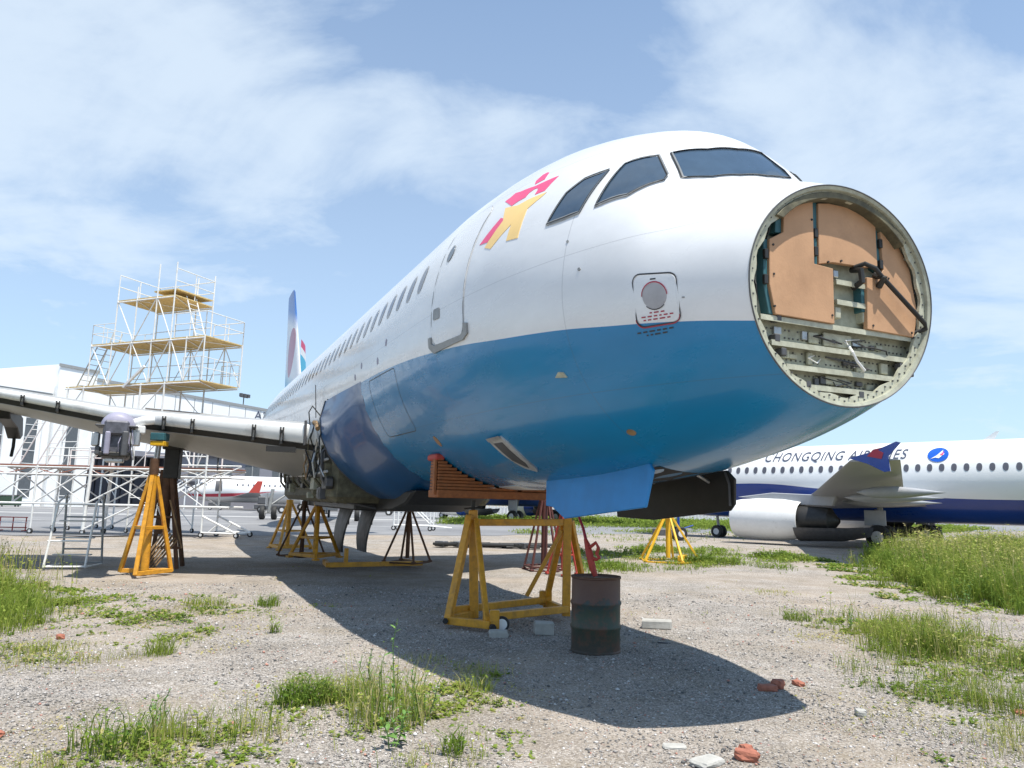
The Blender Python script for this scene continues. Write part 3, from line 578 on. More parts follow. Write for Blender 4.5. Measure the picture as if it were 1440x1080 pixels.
for i, (l, z) in enumerate(((.80, -.35), (.80, -.62), (-.86, -.30), (.66, -.05))): MB().tube([(1.12, l, z + .14 + Z0), (1.07, l + .015, z + .05 + Z0), (1.09, l - .01, z - .06 + Z0), (1.13, l + .01, z - .16 + Z0)], .008, 5).build('wire', m_black if i % 2 else m_tan_dark, AIR, smooth=True)
# --- cockpit windows (both sides)
WINS = [[(2.143,56.4),(1.885,50.1),(1.79,62),(1.76,75),(1.78,89),(1.84,100),(1.885,106),(1.955,101.5),(2.09,98.5),(2.02,84),(2.03,70)],
        [(2.435,44.1),(2.317,48.15),(2.2,52.2),(1.975,46.3),(1.965,43.8),(2.178,31.5),(2.474,25.5)],
        [(2.562,40.6),(2.822,36.9),(2.975,31.4),(3.069,20.1),(2.847,21.6),(2.648,23.5)]]
for side in (1, -1):
    for w in WINS:
        if side < 0 and w is WINS[0]: w = [(2.143,56.4),(1.885,50.1),(1.83,58),(1.90,66),(2.10,66)]
        o = patch('cockpit_window', w, m_glass, AIR, 0.006, 0.02, 3, side, Z0)
        stroke('window_frame', resample(w, 0.08), 0.042, m_grey, o, 0.009, True, Z0, side); stroke('window_seal', resample(w, 0.08), 0.014, m_black, o, 0.013, True, Z0, side)
# --- decals, hatch and marks on the starboard nose
D = lambda nm, pts, mat, off=0.003, cuts=2: patch(nm, pts, mat, AIR, off, 0.006, cuts, 1, Z0)
D('figure_head', [(3.60,40.6),(3.65,44.4),(3.70,44.8),(3.76,44.0),(3.79,40.9),(3.74,38.9)], m_pink)
D('figure_upper', [(3.344,40.55),(3.429,40.0),(3.683,37.83),(3.98,37.38),(4.12,38.0),(4.171,36.45),(4.261,35.27),(3.959,30.88),(3.849,32.22),(3.74,33.0),(3.72,34.9),(3.66,36.2),(3.60,36.4),(3.565,35.2),(3.561,33.2),(3.407,34.03)], m_pink)
D('figure_body', [(3.345,33.14),(3.403,31.05),(3.547,27.47),(3.541,25.55),(3.511,16.9),(3.724,16.6),(3.74,22.5),(4.032,15.3),(4.19,16.48),(3.974,25.01),(4.10,31.0),(3.804,30.0),(3.60,31.8)], m_decal_y, 0.0035)
D('figure_leg', [(4.072,26.79),(3.944,25.64),(4.163,18.33),(4.354,18.45)], m_pink)
hp = rrect(1.515, 1.905, -17.2, 2.6, 0.07, 3.2)
hatch = patch('access_hatch', rrect(1.525, 1.895, -16.7, 2.1, 0.065, 3.0), None, AIR, 0.0025, 0.004, 3, 1, Z0); hatch.data.materials.append(m_livery)
stroke('hatch_outline', hp, 0.013, m_blackline, hatch, 0.005, True, Z0)
stroke('hatch_outline', [(s+.006, t-.25) for s, t in hp if t < -13.5], 0.009, m_redline, hatch, 0.006, False, Z0)
disc = patch('port_disc', ellipse(1.71, -6.1, .108, 4.95, 24), m_disc, AIR, 0.005, 0.006, 2, 1, Z0)
stroke('disc_outline', ellipse(1.71, -6.0, .112, 5.2, 24)[0:13], 0.012, m_redline, disc, 0.007, False, Z0)
stroke('disc_outline', ellipse(1.71, -6.1, .112, 5.2, 24)[15:22], 0.008, m_blackline, disc, 0.007, False, Z0)
for (a, b, t) in ((1.64,1.78,-12.3),(1.57,1.86,-13.6),(1.60,1.84,-14.8)):
    s = a
    while s < b:
        q = s + random.uniform(.02, .05); stroke('placard_line', [(s, t), (min(q, b), t)], 0.011, m_redline, hatch, 0.0055, False, Z0); s = q + .018
for (a, b, t) in ((1.60,1.93,-19.0),(1.66,1.85,-20.3)):
    s = a
    while s < b:
        q = s + random.uniform(.02, .05); stroke('placard_line', [(s, t), (min(q, b), t)], 0.012, m_blackline, AIR, 0.004, False, Z0); s = q + .02
stroke('placard_line', [(1.69, 0.4), (1.74, 0.3)], 0.012, m_blackline, hatch, 0.0055, False, Z0)
patch('white_marker', [(2.975,-27.6),(2.91,-27.9),(2.885,-29.8),(3.05,-29.3)], m_primer_l, AIR, 0.012, 0.016, 1, 1, Z0)
for s, t, r in ((2.494,4.97,.018),(2.694,13.8,.016),(1.47,-8,.012)): patch('static_port', ellipse(s, t, r, r*30, 10), m_grey, AIR, 0.004, 0.005, 0, 1, Z0)
patch('probe_plate', ellipse(6.70, -44.5, .07, 2.6, 12), pmat('tan_patch', (0.30, 0.17, 0.09), 0.6), AIR, 0.006, 0.008, 1, 1, Z0)
patch('probe_plate', ellipse(2.62, -55, .05, 1.5, 12), m_tan_dark, AIR, 0.006, 0.008, 1, 1, Z0)
sc_ = patch('air_scoop', [(5.07,-47.3),(4.70,-46.8),(4.66,-49.7),(4.66,-56),(4.72,-64.0),(4.80,-66.0),(4.96,-63),(5.05,-55)], m_alu, AIR, 0.02, 0.03, 3, 1, Z0)
stroke('scoop_lip', [(5.07,-47.3),(4.70,-46.8)], 0.05, m_steel, sc_, 0.03, False, Z0)
patch('scoop_mouth', [(4.99,-49),(4.76,-49),(4.76,-60),(4.84,-63),(4.98,-58)], m_dkgrey, sc_, 0.024, 0.004, 2, 1, Z0)
# --- passenger door with its scuff plate
dp = rrect(4.515, 5.455, -10.6, 36.5, .14, 5.5)
door = patch('passenger_door', dp, None, AIR, 0.010, 0.012, 4, 1, Z0); door.data.materials.append(m_livery)
stroke('door_seal', resample(dp, 0.06), 0.022, m_grey, door, 0.008, True, Z0)
dw = patch('door_window', ellipse(5.20, 21.0, .075, 2.9, 16), m_glass, door, 0.014, 0.006, 1, 1, Z0)
stroke('door_window_frame', ellipse(5.20, 21.0, .08, 3.1, 18), 0.014, m_grey, dw, 0.016, True, Z0)
patch('door_handle', rrect(5.18, 5.38, -2.2, 1.6, .03, .6, 2), m_grey, door, 0.014, 0.006, 1, 1, Z0)
patch('scuff_plate', [(4.50,-6.6),(4.41,-7.0),(4.42,-10.4),(4.54,-12.0),(5.43,-13.3),(5.56,-11.0),(5.55,-7.6),(5.47,-7.6),(5.47,-9.8),(5.38,-10.9),(4.60,-10.3),(4.51,-9.4)], m_grey, AIR, 0.022, 0.03, 2, 1, Z0)
stroke('door_track', [(4.75,25.5),(4.72,32)], 0.018, m_grey, AIR, 0.006, False, Z0)
# --- cabin windows
_first = None
for k in range(44):
    s = 6.17 + 0.533 * k
    if s > 29.6: break
    if s < 24.0 and _first is not None:
        w_ = _first.copy(); COL.objects.link(w_); w_.parent = AIR; w_.location = ((s - 6.17), 0, 0)
        for ch in _first.children: c_ = ch.copy(); COL.objects.link(c_); c_.parent = w_
        continue
    w_ = patch('cabin_window', rrect(s-.105, s+.105, 13.0, 23.2, .09, 4.2, 4), m_winglass, AIR, 0.004, 0.008, 1, 1, Z0)
    stroke('window_frame', rrect(s-.115, s+.115, 12.6, 23.6, .10, 4.6, 4), 0.016, m_alu, w_, 0.006, True, Z0)
    if _first is None and s > 6.1: _first = w_
# --- cargo door panel joint on the blue paint
stroke('cargo_door_joint', resample(rrect(7.2, 8.75, -38, -11, .08, 2.0, 3), .12), 0.012, m_blackline, AIR, 0.003, True, Z0)
for s, t in ((9.2,-2),(8.1,-4.5),(9.7,-5.5),(7.6,1)): patch('drain_mark', ellipse(s, t, .05, 1.6, 10), m_lav, AIR, 0.003, 0.004, 0, 1, Z0)
patch('white_belly_panel', [(6.2,-78),(6.2,-90),(7.3,-90),(7.0,-80)], m_white, AIR, 0.006, 0.01, 2, 1, Z0)
# --- nose gear bay and its hanging doors
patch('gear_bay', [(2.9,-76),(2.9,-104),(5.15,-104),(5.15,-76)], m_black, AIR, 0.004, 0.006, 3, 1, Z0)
def gdoor(name, poly, l0, k, th, mat, sgn=1):
    return MB().prism(poly, th, lambda u, v, w: (u, l0 + sgn*k*(-1.85 - v) + w, v + Z0)).build(name, mat, AIR, bevel=0.008)
P1 = [(2.97,-1.80),(5.12,-1.97),(5.03,-2.28),(4.86,-2.29),(4.52,-2.415),(2.92,-2.255),(2.86,-1.90)]
gd = gdoor('nose_gear_door', P1, .47, .14, 0.03, m_doorblue); gd['label'] = 'bright blue outer face of the nose gear door'
gi = MB().prism([(u*.96+.16, v*.97-.065) for u, v in P1], 0.02, lambda u, v, w: (u, .445 + .14*(-1.85-v) + w, v + Z0)).build('door_liner', m_black, gd)
P2 = [(3.02,-1.86),(5.2,-1.99),(5.2,-2.40),(4.4,-2.41),(3.02,-2.27),(2.94,-2.20),(2.91,-1.95)]
gk = gdoor('nose_gear_door', P2, -.53, .08, 0.03, m_blackmetal, -1); gk['label'] = 'black inner face of the nose gear door'
MB().tube([(3.04, -.50, -1.88+Z0), (2.98, -.50, -2.0+Z0), (2.99, -.515, -2.22+Z0)], 0.014, 6).build('door_edge', m_dkgrey, gk, smooth=True)
MB().prism([(2.96,-1.70),(3.75,-1.83),(3.6,-1.90),(2.88,-1.80)], 0.08, lambda u, v, w: (u, -.50 + w, v + Z0)).build('door_hinge_fairing', m_fairing, AIR, bevel=0.01)
for s in (3.3, 4.3):
    MB().tube([(s, .45, -1.95+Z0), (s, .2, -1.84+Z0)], 0.018, 6).build('door_arm', m_steel, AIR)
    MB().tube([(s, -.5, -1.98+Z0), (s, -.2, -1.84+Z0)], 0.018, 6).build('door_arm', m_steel, AIR)
# --- wing to body fairing (front half) and the bare structure behind it
mb = MB(); V = []; Fc = []; SS = [9.3 + 0.15*i for i in range(21)]; TT = [-9 - 9.0*j for j in range(19)]
for s in SS:
    k = min(1.0, max(0.0, (s - 9.3) / 2.1)); k = k*k*(3-2*k)
    for t in TT:
        e = min(1.0, (-9 - t) / 22.0 + 0.02, (t + 171) / 22.0 + .02); e = max(0, e) ** 0.55
        top = 1.0 if s < 11.6 else 1.0
        q = SP(s, t, 0.004 + 0.33 * k * e * top); V.append((q.x, q.y, q.z + Z0))
m_ = len(TT)
for i in range(len(SS)-1):
    for j in range(m_-1): Fc.append((i*m_+j, i*m_+j+1, (i+1)*m_+j+1, (i+1)*m_+j))
mb.add(V, Fc); fair = mb.build('belly_fairing', m_fairing, AIR, smooth=True)
MB().tube([Vector(V[(len(SS)-1)*m_ + j]) for j in range(m_)], 0.02, 6).build('fairing_edge', m_dkgrey, fair, smooth=True)
V2 = []
for i, t in enumerate([-8 - 8.2*j for j in range(21)]):
    q = SP(12.25, t, 0.16 if 1 < i < 19 else 0.02); V2.append((12.27, q.y, q.z + Z0))
MB().add(V2, [tuple(range(21))]).build('fairing_bulkhead', m_olive, AIR)
cb_ = MB().box((16.0, 0, -1.85+Z0), (7.3, 3.5, 1.05)).build('centre_wing_box', m_olive, AIR, bevel=0.12)
MB().prism([(9.9,-2.1),(12.9,-2.1),(12.9,-2.54),(11.4,-2.5),(10.5,-2.36)], 1.5, lambda u, v, w: (u, -.75 + w, v + Z0)).build('keel_beam', m_blackmetal, AIR, bevel=0.04)
MB().box((16.2, 0, -2.42+Z0), (7.0, 2.4, 0.22)).build('keel_beam', m_blackmetal, AIR, bevel=0.03)
for i in range(9):
    s = 12.7 + i*0.82
    MB().tube([(s, 1.62, -1.0+Z0), (s, 1.93, -1.35+Z0), (s, 1.90, -1.9+Z0), (s, 1.55, -2.32+Z0), (s, 0.6, -2.5+Z0)], 0.035, 6).build('fairing_frame', m_olive if i % 2 else m_dkgrey, AIR, smooth=True)
for z, l in ((-1.5, 1.86), (-1.75, 1.86), (-2.05, 1.74), (-2.3, 1.5)):
    MB().tube([(12.4, l, z+Z0), (14.5, l+.05, z-.05+Z0), (19.3, l, z+Z0)], 0.028, 6).build('pipe', m_alu if z > -1.8 else m_olive, AIR, smooth=True)
random.seed(4)
for i in range(26):
    s = random.uniform(12.5, 19.0); z = random.uniform(-2.25, -1.3)
    MB().box((s, 1.80, z+Z0), (random.uniform(.15,.5), .14, random.uniform(.1,.3))).build('equipment_box', random.choice([m_olive, m_dkgrey, m_primer, m_blackmetal]), AIR, bevel=0.01)
for i in range(12):
    s = random.uniform(12.3, 14.2); pts = [Vector((s + random.uniform(-.2,.2), 2.0 + random.uniform(-.08,.1), Z0 - 0.75 - 0.28*j + random.uniform(-.05,.05))) for j in range(5)]
    MB().tube(pts, 0.010 + 0.012*random.random(), 5).build('loose_cable', random.choice([m_black, m_olive, m_alu, m_tan_dark]), AIR, smooth=True)
MB().tube([(12.45, 2.06, -.62+Z0), (12.6, 2.2, -.42+Z0), (12.9, 2.22, -.52+Z0), (13.3, 2.12, -.75+Z0)], 0.012, 6).build('loose_cable', m_black, AIR, smooth=True)
MB().tube([(13.2, 2.02, -.6+Z0), (13.15, 2.08, .1+Z0)], 0.010, 5).build('thin_rod', m_dkgrey, AIR)
MB().tube([(12.4, 2.1, -.9+Z0), (12.7, 2.08, -.75+Z0), (13.2, 2.05, -.70+Z0)], 0.05, 6).build('torn_seal', m_tan_dark, AIR, smooth=True)
# --- wings
WL = [1.75, 2.1, 4.0, 5.2, 6.2, 7.5, 8.4, 12.0, 16.9]
interp = lambda ys: (lambda l: float(np.interp(l, WL, ys)))
wLE = interp([13.42,13.62,14.6,15.22,15.72,16.40,16.87,18.7,21.2]); wTE = interp([19.4,19.4,19.5,19.72,19.9,20.3,20.6,21.6,23.0])
wT = interp([-.74,-.70,-.58,-.50,-.40,-.19,-.05,.35,.86]); wH = interp([.47,.45,.34,.29,.26,.23,.21,.17,.11])
wTEz = interp([-.78,-.72,-.38,-.22,-.18,-.14,-.11,-.08,-.05]); wB = interp([-1.1,-1.05,-.74,-.62,-.54,-.46,-.41,-.3,-.2])
def wing(side, lmax):
    ls = [l for l in WL if l < lmax] + [lmax]; bl = []
    body = MB(); le = MB(); slot = MB(); Vb, Vl, Vs = [], [], []
    for l in ls:
        s0, c, t, h, te, zb = wLE(l), wTE(l) - wLE(l), wT(l), wH(l), wTEz(l), wB(l)
        pb = [(.16,-.01),(.12*c,.10*h+.05),(.3*c,.16*h+.08),(.6*c,.1*h+.02),(.85*c,te*.5),(c,te),(c,te-.025),(.75*c,(te+zb)/2-.02),(.5*c,zb+.0),(.3*c,zb+.01),(.12*c,-h-.22*abs(zb+h)-.1),(.24,-h-.11),(.24,-.06)]
        pl = [(.17,-.004),(.10,-.002),(.04,-.06*h-.01),(.01,-.25*h),(0,-.5*h),(.02,-.75*h),(.07,-.94*h),(.16,-h),(.17,-.5*h)]
        psl = [(.08,-h+.005),(.20,-h+.005),(.25,-h-.10),(.20,-h-.09)]
        for P, VV in ((pb, Vb), (pl, Vl), (psl, Vs)): VV += [(s0+x, side*l, t+z+Z0) for x, z in P]
    def loft(mb, VV, k):
        Fc = [(i*k+j, i*k+(j+1) % k, (i+1)*k+(j+1) % k, (i+1)*k+j) for i in range(len(ls)-1) for j in range(k)]
        Fc += [tuple(range(k))[::-1], tuple((len(ls)-1)*k+j for j in range(k))]; return mb.add(VV, Fc)
    w = loft(body, Vb, 13).build('wing', m_wing, AIR, smooth=True)
    loft(le, Vl, 9).build('leading_edge', m_le, w, smooth=True); loft(slot, Vs, 4).build('slat_slot', m_black, w)
    return w
W = wing(1, 16.9); W['label'] = 'wing on the side facing the camera, front slats removed'
WP = wing(-1, 11.5)
for l in (2.62, 3.18, 4.42, 5.0, 7.2, 7.95):
    s0, t, h = wLE(l), wT(l), wH(l)
    o = MB().box((s0 - .012, l - .03, t - h*.62 + Z0), (.05, .025, h*.7)).box((s0 - .012, l + .03, t - h*.62 + Z0), (.05, .025, h*.7)).box((s0 - .01, l, t - h*.5 + Z0), (.06, .05, h*.16)).box((s0 + .10, l, t - h - .03 + Z0), (.24, .06, .09)).build('slat_track', m_blackmetal, W, bevel=0.008)
MB().box((13.64, 2.16, -.90+Z0), (.10, .05, .55)).build('root_rib', m_dkgrey, W, bevel=0.01)
MB().box((13.80, 2.62, -1.27+Z0), (.05, .62, .12)).build('slat_slot', m_black, W)
# flap track fairing, stripped to its dark frame
ff = MB().prism([(18.2,-.50),(19.3,-.42),(20.1,-.55),(20.35,-1.0),(20.1,-1.12),(19.5,-.86),(18.5,-.72)], 0.30, lambda u, v, w: (u, 8.45 + w, v + .12 + Z0)).build('flap_track', m_blackmetal, AIR, bevel=0.02)
MB().tube([(20.1, 8.6, -.9+Z0), (20.12, 8.6, -1.2+Z0), (20.0, 8.6, -1.45+Z0)], 0.04, 6).build('track_link', m_black, ff)
MB().prism([(18.6,-.85),(19.5,-.75),(20.0,-.85),(20.1,-1.15),(19.4,-1.05)], 0.12, lambda u, v, w: (u, 3.55 + w, v + Z0)).build('flap_track', m_blackmetal, AIR, bevel=0.02)
MB().tube([(19.5, 3.6, -1.0+Z0), (19.75, 3.6, -1.35+Z0), (19.6, 3.6, -1.62+Z0)], 0.022, 6).build('flap_link', m_dkgrey, AIR, smooth=True)
# engine pylon stump
py = MB().box((15.0, 5.84, -.98+Z0), (1.9, .46, .30)).box((14.55, 5.84, -1.25+Z0), (.8, .50, .72)).build('engine_pylon', m_pylon, AIR, bevel=0.04)
cap = MB(); V = []; Fc = []
for i in range(7):
    a = i/6*math.pi/2; x = 14.12 + .35*(1-math.sin(a)) if i else 14.47; rr = math.cos(math.pi/2 - a)
    for j in range(13):
        b = math.pi*j/12; V.append((14.0 + .55*(1-rr) if False else 14.55 - .42*math.sin(math.pi/2*(1-i/6)), 5.84 + .33*math.cos(b)*max(rr,.02)**.4, -.92 + .30*math.sin(b)*max(rr,.02)**.4 + Z0))
for k, x in enumerate((15.0, 15.6)):
    for j in range(13):
        b = math.pi*j/12; V.append((x, 5.84 + .33*math.cos(b), -.92 + .30*math.sin(b) + .05*k + Z0))
for i in range(8):
    for j in range(12): Fc.append((i*13+j, i*13+j+1, (i+1)*13+j+1, (i+1)*13+j))
cap.add(V, Fc).build('pylon_cap', m_lav, py, smooth=True)
MB().box((14.45, 5.84, -.94+Z0), (.75, .78, .035)).build('heat_shield', m_dkgrey, py, bevel=0.01)
for y, z, d, mt in ((5.48, -1.15, (.3, .16, .34), m_steel), (6.22, -1.22, (.28, .14, .28), m_steel), (5.42, -.98, (.3, .2, .16), m_le), (5.84, -1.62, (.4, .34, .12), m_steel), (6.16, -1.45, (.3, .1, .18), m_dkgrey), (5.66, -1.3, (.84, .12, .5), m_dkgrey), (5.98, -1.3, (.86, .1, .46), m_lav), (5.84, -1.52, (.6, .56, .1), m_blackmetal)):
    MB().box((14.4, y, z+Z0), d).build('mount_fitting', mt, py, bevel=0.02)
MB().tube([(14.5, 5.2, -.75+Z0), (14.42, 5.36, -.78+Z0), (14.5, 5.56, -.85+Z0)], 0.10, 10).build('bleed_duct', m_le, py, smooth=True)
for i in range(8):
    y = random.uniform(5.5, 6.2); MB().tube([(14.15, y, -1.0+Z0), (14.05, y + random.uniform(-.1,.1), -1.3+Z0), (14.2, y + random.uniform(-.15,.15), -1.62+Z0)], 0.012, 5).build('loose_cable', random.choice([m_black, m_alu, m_lav]), py, smooth=True)
# --- main gear doors hanging under the belly
for l in (.22, -.42):
    mb = MB(); V = []; Fc = []
    for i in range(9):
        k = i/8; z = -2.5 - 1.25*k; lo = l + .18*math.sin(k*2.2)
        for th in (0, .05): V += [(17.1 + .5*k**1.5, lo + th, z + Z0), (18.7 - .15*k, lo + th, z + Z0)]
    for i in range(8):
        a = i*4; b = a+4; Fc += [(a, a+1, b+1, b), (a+2, b+2, b+3, a+3), (a, b, b+2, a+2), (a+1, a+3, b+3, b+1)]
    Fc += [(0, 2, 3, 1), (32, 33, 35, 34)]
    o = mb.add(V, Fc).build('main_gear_door', pmat('dirty_grey_door', (0.17, 0.17, 0.175), 0.5, 0.1, var=0.5, scale=3, dirt=1.0, dirtcol=(0.05, 0.05, 0.055)), AIR, smooth=True)
    MB().box((17.9, l + .02, -2.9+Z0), (.5, .02, .22)).build('door_liner', m_dkgrey, o)
# --- fin and tailplanes
def fin_mat():
    m = bpy.data.materials.new('tail_livery'); m.use_nodes = True; nt = m.node_tree; b = nt.nodes['Principled BSDF']; L = nt.links.new; b.inputs['Roughness'].default_value = 0.3
    tc = N(nt, 'ShaderNodeTexCoord'); sp = N(nt, 'ShaderNodeSeparateXYZ'); L(tc.outputs['Object'], sp.inputs[0])
    r = N(nt, 'ShaderNodeValToRGB'); e = r.color_ramp.elements
    e[0].position, e[0].color = 0.0, (0.03, 0.22, 0.55, 1); e[1].position, e[1].color = 1.0, (0.008, 0.08, 0.33, 1)
    for p, c in ((.16, (.05, .38, .62)), (.30, (.75, .76, .78)), (.66, (.75, .76, .78)), (.78, (.03, .16, .5))): q = e.new(p); q.color = (*c, 1)
    mr = N(nt, 'ShaderNodeMapRange'); mr.inputs['From Min'].default_value = 5.8; mr.inputs['From Max'].default_value = 11.8
    sh = N(nt, 'ShaderNodeMath', operation='MULTIPLY_ADD'); sh.inputs[1].default_value = -0.28; sh.inputs[2].default_value = 9.6; L(sp.outputs['X'], sh.inputs[0])
    ad = N(nt, 'ShaderNodeMath', operation='ADD'); L(sp.outputs['Z'], ad.inputs[0]); L(sh.outputs[0], ad.inputs[1]); L(ad.outputs[0], mr.inputs['Value']); L(mr.outputs[0], r.inputs[0])
    vd = N(nt, 'ShaderNodeVectorMath', operation='SUBTRACT'); vd.inputs[1].default_value = (33.6, 0, 8.35); L(tc.outputs['Object'], vd.inputs[0])
    vm = N(nt, 'ShaderNodeVectorMath', operation='MULTIPLY'); vm.inputs[1].default_value = (1, 0, 1); L(vd.outputs[0], vm.inputs[0])
    ln = N(nt, 'ShaderNodeVectorMath', operation='LENGTH'); L(vm.outputs[0], ln.inputs[0]); lt = N(nt, 'ShaderNodeMath', operation='LESS_THAN'); lt.inputs[1].default_value = 1.2; L(ln.outputs['Value'], lt.inputs[0])
    mx = N(nt, 'ShaderNodeMix', data_type='RGBA'); L(lt.outputs[0], mx.inputs[0]); L(r.outputs[0], mx.inputs[6]); mx.inputs[7].default_value = (0.42, 0.10, 0.15, 1); L(mx.outputs[2], b.inputs['Base Color']); return m
foil([(Vector((28.6, 0, 1.7+Z0)), 7.6, .55, 'y'), (Vector((30.3, 0, 2.6+Z0)), 5.5, .5, 'y'), (Vector((34.5, 0, 7.7+Z0)), 2.35, .22, 'y'), (Vector((34.9, 0, 7.9+Z0)), 1.95, .10, 'y')], 12).build('tail_fin', fin_mat(), AIR, smooth=True)
for sd in (1, -1):
    foil([(Vector((32.2, sd*.4, .95+Z0)), 3.6, .4, 'z'), (Vector((35.2, sd*6.2, 1.5+Z0)), 1.4, .14, 'z')], 10).build('tailplane', m_wing, AIR, smooth=True)
# ------------------------------------------------------------------ airliners parked in the background
def parked_airliner(label, origin, yaw_aft, side, liv, zc, scale=1.0, s0=0.02, engines=True, wings=(1, -1), gear=True, winglet=None, s_end=37.4, ds=0.0, windows=None, fin=None, tailplane=True, group='airliners parked in the background'):
    """yaw_aft: direction of the tail seen from above (degrees, 0 = +x); side: the side in view (-1 port)"""
    r = thing('airliner', label, 'airliner', origin, math.radians(yaw_aft), group); r.scale = (scale,)*3
    V, Fc = skin_mesh(s0, s_end, 80, 0.2, 1.0); MB().add([(p.x, p.y, p.z+zc) for p in V], Fc).build('fuselage', liv, r, smooth=True); SX = lambda v: Vector((v[0] + ds, v[1], v[2]))
    if windows:
        first = None
        for k, s in enumerate(windows):
            if first is None:
                first = patch('cabin_window', rrect(s-.12, s+.12, 12.5, 23.5, .1, 4.6, 3), m_winglass, r, 0.012, 0.02, 0, side, zc); f0 = s
            else:
                w = first.copy(); COL.objects.link(w); w.parent = r; w.location = (s - f0, 0, 0)
    for w in WINS: patch('cockpit_window', w, m_glass, r, 0.012, 0.03, 2, side, zc)
    for sd in wings:
        secs = [(Vector((12.6+ds, sd*1.7, -1.25+zc)), 6.6, .95, 'z'), (Vector((15.4+ds, sd*6.2, -.75+zc)), 4.1, .55, 'z'), (Vector((20.9+ds, sd*16.6, 0.10+zc)), 1.6, .2, 'z')]
        w = foil(secs, 10).build('wing', m_winglegrey, r, smooth=True)
        for l, s1, s2 in ((4.6, 16.2+ds, 20.6+ds), (8.2, 17.6+ds, 21.6+ds), (11.8, 19.4+ds, 22.6+ds)):
            zz = -1.3 + .04*l; n = 9; pr = [(max(.004, .24*math.sin(math.pi*min(1, (i/n)**.7))), s1 + (s2-s1)*i/n) for i in range(n+1)]
            MB().lathe(pr, 10, Matrix.Translation((0, sd*l, zz+zc)), 'X', cap=False).build('flap_fairing', m_winglegrey, w, smooth=True)
        if winglet:
            MB().prism([(20.9,.05),(21.5,-.15),(22.0,-.42),(22.2,-.40),(22.15,.08),(22.55,.52),(22.42,.56),(21.7,.26)], .05, lambda u, v, ww: (u + ds, sd*(16.62 + ww), v + .13 + zc)).build('wingtip_fence', winglet, w)
        if engines:
            pr = [(.80, 10.3), (.93, 10.25), (1.0, 10.6), (1.06, 11.6), (1.03, 12.8), (.90, 13.7), (.87, 13.72), (.84, 13.4)]
            M = Matrix.Translation((ds*.5, sd*5.75, -2.05+zc)); e = MB().lathe(pr, 28, M, 'X', cap=False).build('engine_nacelle', m_white, r, smooth=True)
            MB().lathe([(.82, 10.34), (.77, 11.0), (.75, 11.3), (.02, 11.32)], 24, M, 'X', cap=False).build('inlet_duct', m_dkgrey, e, smooth=True)
            MB().lathe([(.86, 13.3), (.74, 13.32), (.68, 14.2), (.62, 15.1), (.5, 15.15), (.1, 15.5)], 20, M, 'X', cap=False).build('exhaust_core', m_blackmetal, e, smooth=True)
            MB().prism([(11.3,-.95),(13.2,-.72),(16.4,-.85),(16.2,-1.35),(14.0,-1.3),(12,-1.0)], .34, lambda u, v, ww: (u + ds, sd*5.75 - .17 + ww, v + zc)).build('pylon', m_winglegrey, e, bevel=.03)
            MB().lathe([(1.02, 13.6), (.95, 15.6), (.7, 16.8)], 16, M, 'X', cap=False, a0=math.radians(200), a1=math.radians(340)).build('cowl_door', m_dkgrey, e)
    if gear:
        g = MB().tube([(5.0, 0, -1.9+zc), (5.1, 0, .4)], .09, 8).tube([(5.1, -.3, .38), (5.1, .3, .38)], .05, 6).build('nose_gear', m_grey, r)
        for sd in (1, -1): wheel('wheel', (5.1, sd*.25, .38), .38, .22, g)
        for sd in (1, -1):
            g = MB().tube([(17.6+ds, sd*3.6, -1.2+zc), (17.7+ds, sd*3.8, .57)], .14, 8).tube([(17.7+ds, sd*3.2, .57), (17.7+ds, sd*4.4, .57)], .07, 6).tube([(17.7+ds, sd*3.7, 1.2), (17.0+ds, sd*2.4, -1.5+zc)], .07, 6).build('main_gear', m_grey, r)
            MB().box((17.5+ds, sd*4.05, .5*(zc-1.5)+.55), (1.0, .06, max(.4, zc-2.6))).build('gear_door', m_winglegrey, g, bevel=.02)
            for q in (3.35, 4.3): wheel('wheel', (17.7+ds, sd*q, .57), .57, .40, g)
    if fin: foil([(Vector((29.0, 0, 1.7+zc)), 7.2, .5, 'y'), (Vector((34.5, 0, 7.6+zc)), 2.4, .2, 'y')], 10).build('tail_fin', fin, r, smooth=True)
    if tailplane:
        for sd in (1, -1): foil([(Vector((32.2, sd*.4, .95+zc)), 3.6, .4, 'z'), (Vector((35.2, sd*6.2, 1.5+zc)), 1.4, .14, 'z')], 8).build('tailplane', m_winglegrey, r, smooth=True)
    return r
# the white and royal blue airliner on the right (port side in view)
ZCQ = 3.33
u = Vector((0.722, -0.692, 0)).normalized(); cq_o = Vector((9.26, 50.71, -0.03))
cq_l = livery('white_and_royal_blue', [(0, -.35), (4, -.10), (7, -.12), (9, -.12), (12, -.38), (16, -.72), (20, -.88), (26, -.80), (30, -.6), (40, .3)], (0.79, 0.79, 0.78), (0.003, 0.040, 0.24), 0.25, Z0=ZCQ, lines=False, dirty=0.2)
CQ = parked_airliner('white and royal blue airliner with dark lettering and oval blue emblem behind tall grass', cq_o, math.degrees(math.atan2(u.y, u.x)), -1, cq_l, ZCQ, winglet=m_royal,
    windows=[6.37 + .533*k for k in range(38)], fin=m_royal, ds=-1.9)
def side_print(me, name, mat, parent, s, z, zc, side=-1, off=0.03):
    """flat print laid on the constant part of the fuselage side; mesh x runs aft along the port side"""
    bm = bmesh.new(); bm.from_mesh(me); bmesh.ops.triangulate(bm, faces=bm.faces[:]); bmesh.ops.subdivide_edges(bm, edges=bm.edges[:], cuts=2, use_grid_fill=True)
    for v in bm.verts:
        x, y = v.co.x, v.co.y; q = SP(max(s + x, 6.0), th_of(10, z + y), off); v.co = (s + x, q.y*side, q.z + zc)
    bm.to_mesh(me); bm.free(); return link(name, me, mat, parent)
